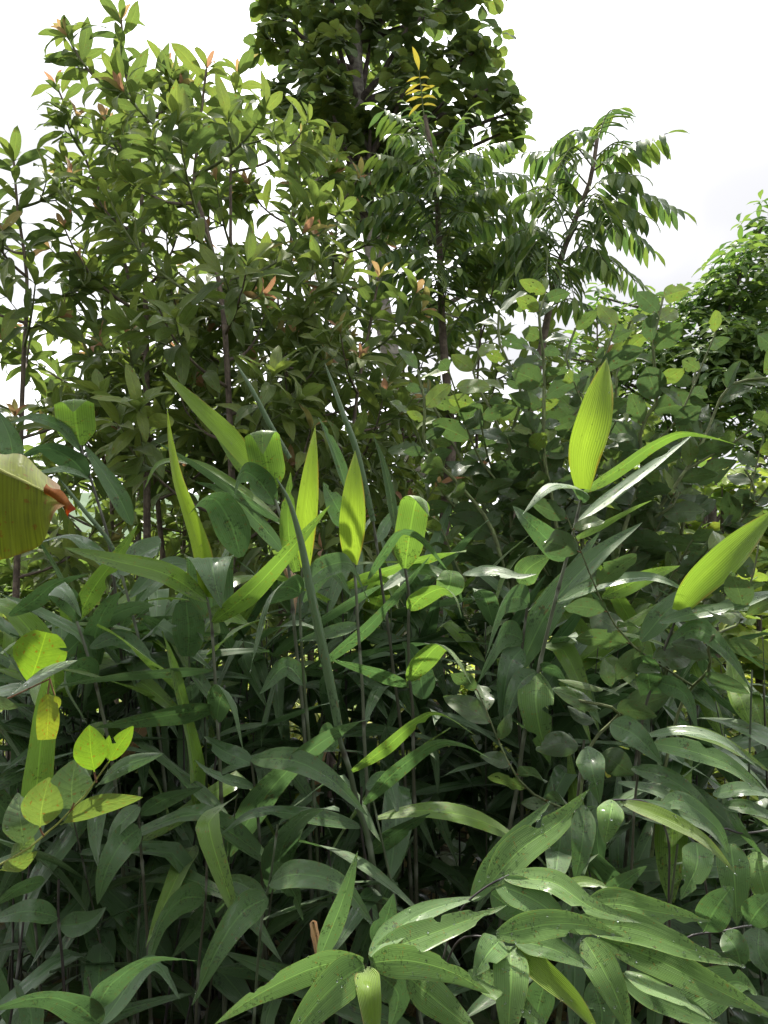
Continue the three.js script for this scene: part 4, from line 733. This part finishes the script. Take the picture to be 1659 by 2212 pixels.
// near sprays, lower right
grass('near grass spray at the bottom, six leaves fanning from one node', [[789, 2082], [800, 2140], [812, 2260], [815, 2330]], 1.12, 8, [
  [[[785, 2076, 0], [690, 2088, -.03], [560, 2148, -.08], [462, 2214, -.1]], 56, 'near', { roll: -28, label: 'long pale leaf to the left' }],
  [[[786, 2084, 0], [735, 2120, -.05], [680, 2175, -.08], [600, 2280, -.12]], 72, 'near', { roll: -10 }],
  [[[790, 2090, 0], [797, 2140, -.06], [803, 2200, -.08], [806, 2300, -.1]], 56, 'young2', { roll: 0, cup: .2 }],
  [[[800, 2080, 0], [880, 2076, -.04], [975, 2100, -.08], [1060, 2148, -.1]], 58, 'near', { roll: 12, notch: 3 }],
  [[[799, 2074, 0], [862, 2042, .03], [969, 2002, .06], [1094, 1956, .08]], 56, 'near', { roll: -22, notch: 5 }],
  [[[800, 2066, 0], [860, 2005, .06], [930, 1965, .1], [1040, 1936, .14]], 46, 'near2', { roll: -25 }],
  [[[690, 2072, .12], [715, 2010, .12], [742, 1940, .12], [773, 1838, .14]], 40, 'near2', { roll: 25 }],
  [[[880, 2110, .03], [930, 2150, 0], [985, 2195, -.02], [1035, 2230, -.04]], 62, 'near', { roll: 0, cup: -.1 }],
  [[[812, 2100, .05], [860, 2150, .06], [840, 2230, .05]], 70, 'dark', { roll: 0 }],
  [[[812, 2040, .1], [836, 1980, .1], [850, 1930, .1]], 54, 'dark', { roll: 20 }],
], { seed: 23, tone: 1 });
grass('near grass spray on a slanting twig with two ragged leaves pointing up right', [[1100, 1890, 1.25], [1053, 1914, 1.25], [1000, 1960, 1.25], [960, 2060, 1.28], [940, 2200, 1.3]], 1.25, 7, [
  [[[1054, 1914, 0], [1120, 1838, .02], [1215, 1770, .05], [1274, 1704, .06]], 60, 'near', { roll: -15, notch: 4 }],
  [[[1020, 1945, .03], [1100, 1830, .06], [1190, 1730, .1]], 44, 'near2', { roll: -10, notch: 3 }],
  [[[1090, 1895, 0], [1195, 1906, -.05], [1275, 1958, -.1], [1384, 1994, -.12]], 48, 'near', { roll: -35 }],
  [[[1072, 1908, 0], [1155, 1944, -.05], [1210, 1985, -.08], [1250, 2020, -.08]], 56, 'near2', { roll: -12 }],
  [[[1262, 1958, .05], [1330, 1952, 0], [1400, 1966, -.04], [1536, 1990, -.06]], 54, 'near', { roll: -18, notch: 4 }],
  [[[1060, 1930, .05], [1110, 1960, .05], [1180, 1945, .05]], 60, 'dark', { roll: 0 }],
  [[[1200, 1925, .1], [1260, 1905, .08], [1330, 1922, .05]], 30, 'lit', { roll: -40 }],
  [[[1300, 1945, .1], [1340, 1910, .1], [1398, 1870, .1]], 40, 'mid', { roll: 20 }],
], { seed: 24, tone: 3 });
grass('near grass spray with long leaves fanned to the bottom right corner', [[1112, 2038, 1.15], [1080, 2030, 1.15], [1000, 2026, 1.18], [960, 2100, 1.2], [950, 2230, 1.2]], 1.15, 7, [
  [[[1072, 2020, 0], [1190, 1996, -.04], [1270, 2000, -.08], [1348, 2024, -.1]], 52, 'near', { roll: -12 }],
  [[[1240, 1990, .05], [1370, 2006, 0], [1484, 2048, -.04], [1608, 2088, -.06]], 54, 'near', { roll: -16, notch: 2 }],
  [[[1290, 2024, .03], [1405, 2066, 0], [1522, 2124, -.04], [1680, 2205, -.06]], 60, 'near', { roll: -10, notch: 2 }],
  [[[1112, 2046, 0], [1178, 2104, -.05], [1240, 2160, -.08], [1300, 2240, -.1]], 52, 'young2', { roll: 5, cup: .15 }],
  [[[1102, 2044, 0], [1104, 2110, -.05], [1100, 2190, -.08], [1095, 2270, -.1]], 66, 'near', { roll: 0 }],
  [[[1080, 2030, 0], [1052, 2062, -.04], [1022, 2110, -.06]], 54, 'near2', { roll: 10 }],
  [[[1112, 2030, 0], [1195, 2050, -.03], [1282, 2094, -.05]], 46, 'near2', { roll: -25 }],
  [[[1262, 2028, .02], [1302, 2092, -.03], [1335, 2160, -.06], [1362, 2240, -.08]], 62, 'near', { roll: 0 }],
  [[[1010, 2100, 0], [1085, 2140, -.04], [1140, 2185, -.08], [1190, 2230, -.1]], 46, 'near', { roll: -20 }],
  [[[1340, 2110, .02], [1420, 2150, 0], [1500, 2190, -.02], [1570, 2225, -.04]], 56, 'near2', { roll: -15 }],
  [[[1350, 2100, -.02], [1400, 2130, -.05], [1480, 2165, -.08], [1540, 2205, -.1]], 40, 'near', { roll: -45, notch: 2 }],
  [[[1450, 2190, .1], [1520, 2150, .1], [1590, 2120, .08], [1640, 2150, .04]], 80, 'near2', { roll: -15 }],
  [[[1280, 2120, .15], [1300, 2190, .12], [1290, 2260, .1]], 66, 'mid', { roll: 0 }],
  [[[1180, 2110, .1], [1160, 2190, .1], [1150, 2260, .1]], 60, 'mid', { roll: 0 }],
], { seed: 25, tone: 3 });
grass('arching grass tip at the right with a yellow-green leaf and a beaded oval one', [[1324, 1728], [1345, 1728], [1400, 1735], [1440, 1800], [1445, 1950]], 1.45, 7, [
  [[[1324, 1728, 0], [1318, 1760, -.06], [1306, 1822, -.08]], 48, 'near', { shape: (t) => Math.pow(Math.sin(Math.pow(clamp(t * .96 + .04), .85) * Math.PI), .7), cup: -.2 }],
  [[[1340, 1731, 0], [1427, 1762, -.04], [1520, 1814, -.08], [1592, 1890, -.1]], 38, 'young2', { roll: -30 }],
  [[[1345, 1735, .03], [1450, 1755, 0], [1530, 1790, -.03], [1580, 1850, -.05]], 42, 'mid', { roll: -40 }],
  [[[1420, 1745, .05], [1470, 1730, 0], [1550, 1790, -.05], [1575, 1850, -.05]], 40, 'pale', { roll: -35 }],
], { seed: 26, tone: 3 });
grass('grass at the right edge with long leaves hanging straight down', [[1680, 1790], [1600, 1800], [1560, 1790], [1520, 1830], [1530, 1960]], 1.5, 7, [
  [[[1505, 1820, 0], [1505, 1870, -.06], [1470, 1944, -.08]], 54, 'near2', { roll: 0, notch: 2 }],
  [[[1578, 1822, 0], [1586, 1890, -.05], [1592, 2002, -.07]], 56, 'near2', { roll: 0, notch: 2 }],
  [[[1634, 1840, 0], [1645, 1900, -.05], [1672, 1985, -.05]], 50, 'near', { roll: 0 }],
  [[[1540, 1715, .05], [1610, 1705, 0], [1680, 1720, 0]], 40, 'pale', { roll: -40 }],
  [[[1560, 1740, .03], [1620, 1745, 0], [1690, 1775, 0]], 34, 'mid', { roll: -30 }],
  [[[1560, 1720, .05], [1600, 1790, 0], [1650, 1850, 0]], 22, 'mid', { roll: 20 }],
], { seed: 27, tone: 3 });
grass('low twig with oval olive leaves at the right bottom edge', [[1680, 1998], [1617, 2000], [1560, 2012], [1484, 2026], [1450, 2080], [1455, 2230]], 1.35, 7, [
  [[[1520, 2014, 0], [1545, 1965, -.03], [1582, 1914, -.03]], 66, 'mid', { shape: ovateShape, roll: 5 }],
  [[[1560, 2012, 0], [1588, 2045, -.04], [1602, 2092, -.05]], 56, 'mid', { shape: ovateShape, roll: 5 }],
  [[[1617, 1998, 0], [1640, 1965, -.03], [1675, 1930, -.03]], 58, 'mid', { shape: ovateShape, roll: 0 }],
  [[[1640, 2005, .05], [1640, 2060, .02], [1670, 2110, 0]], 60, 'dark', { roll: 0 }],
], { seed: 28, tone: 3 });
// ---------- the rest of the thicket ----------
const bladeGeos = [0, 1, 2, 3, 4, 5].map((k) => leafGeo({ w: [.13, .155, .115, .15, .125, .16][k], shape: bladeShape, rows: 12, cols: 4, droop: [.3, .9, .5, .2, 1.5, .55][k], kink: [0, 0, 0, 1.5, 0, .9][k], fold: [-.15, .1, .25, -.1, .05, .2][k], side: [.1, -.15, .2, 0, .05, -.1][k], wave: .008, seed: 60 + k }));
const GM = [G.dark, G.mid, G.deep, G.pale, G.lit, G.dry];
{
  const r = rng(2024); let n = 0;
  const zones = [[0, 420, 2.2, 2.9, 24, 1420, 1300], [380, 800, 2.35, 3.1, 18, 1330, 1240], [760, 1180, 2.4, 3.2, 20, 1330, 1240], [1120, 1480, 2.4, 3.0, 12, 1420, 1330], [1400, 1700, 2.1, 2.8, 9, 1500, 1400], [0, 1659, 3.1, 3.8, 16, 1300, 1220], [-20, 820, 1.75, 2.15, 11, 1760, 1640], [1150, 1680, 1.75, 2.1, 8, 1800, 1680], [-20, 560, 2.1, 2.8, 22, 1560, 1400]];
  const names = ['at the left of the thicket', 'left of the middle of the thicket', 'right of the middle of the thicket', 'among the shrub stems at the right', 'low at the right edge', 'deep in the back of the thicket', 'low in front at the lower left', 'low behind the near spray at the right', 'nearly bare, close-packed at the lower left'];
  zones.forEach(([x0, x1, d0, d1, cnt, ya, yb], zi) => {
    for (let i = 0; i < cnt; i++) {
      const d = d0 + (d1 - d0) * r(), x = x0 + (x1 - x0) * (i + r()) / cnt, y = ya - (ya - yb) * r() + 140 * (r() - .3), lean = (r() - .5) * .6;
      const top = at(x, y, d), foot = V3(top.x + lean * .7 + (r() - .5) * .15, -.05, top.z + (r() - .5) * .3), mid = top.clone().lerp(foot, .5).add(V3((r() - .5) * .06, 0, 0));
      const pts = curve([foot, mid, top], 60), tall = top.y;
      const t = thing('grass_plant', zi === 8 ? 'nearly bare thin dark grass culm in the close-packed stand at the lower left' : 'thin dark-culmed grass with drooping leaves ' + names[zi], 'grass', V3(foot.x, 0, foot.z), 'shaded culms ' + names[zi]);
      const rad = .0027 + .0022 * r();
      part(t, 'culm', culmGeo(pts, rad * 1.15, rad * .6, 500 + n++, TONES[[0, 1, 1, 3, 3, 4][Math.floor(r() * 6)]]), culmMat);
      const k = zi === 8 ? 3 : zi === 5 ? 5 : zi > 5 ? 8 : 12, list = [], a0 = (zi === 8 ? .6 : zi > 5 ? .3 : .08) + .25 * r();
      for (let j = 0; j < k; j++) {
        const q = Math.min(1, a0 + (1.02 - a0) * (j + .4 * r()) / k), p = pts[Math.min(60, Math.floor(q * 60))], az = r() * 6.28, s = j % 2 ? 1 : -1, out = V3(Math.cos(az) * .7 + s * .6, 0, Math.sin(az)).normalize(), el = .15 + 1.0 * r();
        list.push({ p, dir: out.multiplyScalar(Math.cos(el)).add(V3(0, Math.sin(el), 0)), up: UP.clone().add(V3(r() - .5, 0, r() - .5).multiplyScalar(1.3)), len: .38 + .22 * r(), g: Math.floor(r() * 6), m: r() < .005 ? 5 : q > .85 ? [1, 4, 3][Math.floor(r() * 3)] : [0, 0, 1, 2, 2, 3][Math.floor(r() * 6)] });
      }
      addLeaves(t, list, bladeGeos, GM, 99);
    }
  });
}
// ---------- near twigs at the left ----------
function nearTwig(label, culm, d, wpx, mat, leaves, stalks = []) {
  const pts = curve(culm.map(([x, y, dd]) => at(x, y, dd ?? d)), 30), base = pts[pts.length - 1];
  const t = thing('broadleaf_twig', label, 'twig', base.clone(), 'twigs close to the camera at the left');
  part(t, 'stem', sweep(pts.reverse(), (k) => wpx * d / F / 2 * (1.2 - .6 * k), 8), mat);
  for (const [a, b, w = 4] of stalks) part(t, 'petiole', sweep(curve([at(a[0], a[1], d), at((a[0] + b[0]) / 2, (a[1] + b[1]) / 2 + 2, d - .004), at(b[0], b[1], d - .005)], 5), () => w * d / F / 2, 6), BARK.red);
  leaves.forEach(([p, wp, m, o], i) => heroLeaf(t, 'leaf', p.map(([x, y, dd]) => [x, y, d + (dd ?? 0)]), wp, m, { shape: ovateShape, rows: 20, cols: 10, cup: -.1, wave: .03, seed: i + 900, ...o }));
  return t;
}
const heart = (t) => Math.pow(Math.max(0, Math.sin(Math.pow(t * .93 + .02, 1.35) * Math.PI)), .6);
nearTwig('near lime-green twig at the left with oval glowing leaves and two wet grey ones', [[234, 1647], [193, 1707], [125, 1779], [60, 1834], [0, 1868], [-150, 1960], [-260, 2200, .8], [-270, 2800, .8], [-270, 3950, .85]], .85, 7, BARK.lime, [
  [[[204, 1668, 0], [196, 1620, -.01], [193, 1566, -.01]], 70, LIME, { roll: 0, label: 'round glowing lime leaf' }],
  [[[234, 1648, 0], [256, 1612, 0], [288, 1568, 0]], 38, LIME, { roll: 10, notch: 1 }],
  [[[232, 1640, .02], [232, 1615, .02], [236, 1588, .02]], 18, LIME, {}],
  [[[206, 1700, 0], [265, 1655, -.02], [354, 1627, -.03]], 36, G.pale, { roll: -30, shape: lanceShape }],
  [[[157, 1752, .03], [155, 1700, .02], [165, 1638, .03]], 92, WET, { roll: 10, label: 'wet grey leaf facing up' }],
  [[[86, 1790, 0], [92, 1735, -.02], [108, 1678, -.02]], 84, OVATE[3], { roll: -5, notch: 1 }],
  [[[130, 1782, 0], [210, 1742, -.02], [309, 1722, -.03]], 48, OVATE[3], { roll: 20, shape: lanceShape }],
  [[[52, 1828, .02], [45, 1780, .01], [38, 1712, .03]], 74, WET, { roll: -10, notch: 1 }],
  [[[0, 1880, 0], [40, 1868, -.02], [82, 1838, -.02]], 36, OVATE[3], { roll: 35, shape: lanceShape }],
  [[[20, 1850, .02], [50, 1830, .03], [70, 1800, .03]], 40, OVATE[1], {}],
], [[[208, 1690], [204, 1668]], [[157, 1770], [157, 1750]], [[95, 1806], [86, 1788]], [[150, 1755], [160, 1735]]]);
nearTwig('near twig at the left edge with a heart-shaped lime leaf and a yellow hanging leaf', [[108, 1466], [61, 1486], [20, 1508], [-30, 1530], [-160, 1600], [-240, 1900, .8], [-262, 2700, .8], [-265, 3950, .85]], .85, 6, BARK.red, [
  [[[64, 1474, 0], [80, 1430, -.01], [100, 1366, -.01]], 108, LIME, { shape: heart, roll: 0, notch: 1, label: 'heart-shaped lime leaf' }],
  [[[22, 1502, -.01], [90, 1455, -.04], [168, 1426, -.06]], 38, WET, { roll: -60, shape: lanceShape }],
  [[[103, 1498, 0], [104, 1545, -.01], [101, 1598, -.01]], 46, LIME2, { shape: (t) => t < .1 ? .15 + 4 * t : .55 + .45 * Math.sin(t * 2.6), label: 'yellow hanging leaf' }],
  [[[118, 1502, 0], [124, 1515, 0], [122, 1536, 0]], 15, LIME2, {}],
  [[[-30, 1520, 0], [5, 1520, -.02], [40, 1528, -.03]], 36, WET, { roll: 30 }],
], [[[61, 1486], [64, 1474]], [[108, 1466], [103, 1500]], [[108, 1466], [118, 1502], 3]]);
// ---------- browned broad leaf at the left edge ----------
{
  const d = .95, A = [[-60, 985], [0, 1017], [70, 1050], [120, 1076], [145, 1090]], B = [[-60, 1225], [0, 1211], [60, 1192], [100, 1158], [118, 1104]], C = [[-60, 975], [0, 982], [54, 984], [80, 1010], [128, 1050]];
  const t0 = at(-75, 1100, d + .02), t = thing('broad_browned_leaf', 'broad olive-yellow leaf with a burnt orange tip poking in at the left edge', 'leaf', t0);
  const leafTex = tex(512, 512, (u, v) => {
    let m = .6 + .5 * (fbm(u * 2, v * 70, 90, 3) - .5) + .14 * (fbm(u * 7, v * 7, 91, 4) - .5);
    const rim = sstep(.95, 1.02, u + .07 * (fbm(v * 12, u * 4, 93, 3) - .5)), sp = sstep(.7, .76, fbm(u * 12, v * 14, 95, 4));
    const burn = Math.max(rim * .8, sp * .7, sstep(.83, .93, v + .12 * (fbm(u * 6, v * 6, 96, 3) - .5)));
    return [m * (1 + .15 * burn), m * (1 - .55 * burn), m * (1 - .4 * burn)];
  });
  const m = leafMat('olive_leaf', [.125, .155, .005], leafTex, null, { tr: .62, coat: .12 });
  const patch = (P, Q, dp, dq, n = 24, k = 8) => {
    const p = curve(P.map(([x, y]) => at(x, y, d + dp)), n), q = curve(Q.map(([x, y]) => at(x, y, d + dq)), n), pos = [], uv = [], idx = [];
    for (let i = 0; i <= n; i++) for (let j = 0; j <= k; j++) { const s = j / k, v = p[i].clone().lerp(q[i], s); v.z += .005 * Math.sin(s * Math.PI) + .003 * Math.sin(i * .7) * s; v.y += .006 * (fbm(i * .35, s * 2, 99, 3) - .5) * s; pos.push(v.x, v.y, v.z); uv.push(s, i / n); }
    for (let i = 0; i < n; i++) for (let j = 0; j < k; j++) { const a = i * (k + 1) + j, b = a + k + 1; idx.push(a, a + 1, b, b, a + 1, b + 1); }
    const g = new THREE.BufferGeometry(); g.setAttribute('position', new THREE.Float32BufferAttribute(pos, 3)); g.setAttribute('uv', new THREE.Float32BufferAttribute(uv, 2)); g.setIndex(idx); g.computeVertexNormals(); return g;
  };
  part(t, 'lower_lamina', patch(A, B, 0, -.03), m); part(t, 'upper_lamina', patch(A, C, 0, .07), m);
  const tipM = leafMat('burnt_tip', [.14, .045, .003], leafTex, null, { tr: .45, coat: 0 });
  const tip = part(t, 'burnt_tip', patch([[96, 1066], [118, 1078], [134, 1094], [146, 1116]], [[100, 1046], [124, 1056], [144, 1074], [164, 1098]], -.004, .006, 14, 6), tipM); tip.userData.label = 'burnt orange tip';
  part(t, 'midrib', sweep(curve(A.map(([x, y]) => at(x, y, d + .002)), 20), (k) => .0035 * (1 - .7 * k) + .0006, 6), BARK.lime);
  part(t, 'stalk', sweep(curve([at(-60, 985, d + .002), at(-140, 1000, d + .02), at(-240, 1200, d + .05), at(-255, 2200, d), at(-255, 3600, d)], 24), (k) => .006 + .008 * k, 8), BARK.lime);
  // dry scrap hung among the near leaves
}
{
  const pts = [[676, 1988], [682, 2030], [688, 2098]].map(([x, y]) => at(x, y, 1.3)), t = thing('dry_leaf', 'dry tan leaf hanging by the bottom spray', 'leaf', pts[0].clone());
  part(t, 'blade', ribbon(pts, 20 * 1.3 / F, { shape: (q) => q < .2 ? .8 : .9 * (1 - (q - .2) / .8) + .04, cup: .8, rows: 14 }), G.dry);
  part(t, 'stub', sweep(curve([at(676, 1990, 1.3), at(690, 1985, 1.31), at(694, 2060, 1.32), at(700, 2300, 1.32), at(705, 3100, 1.32)], 16), () => .0022, 5), BARK.sapling);
}
renderer.render(scene, camera);
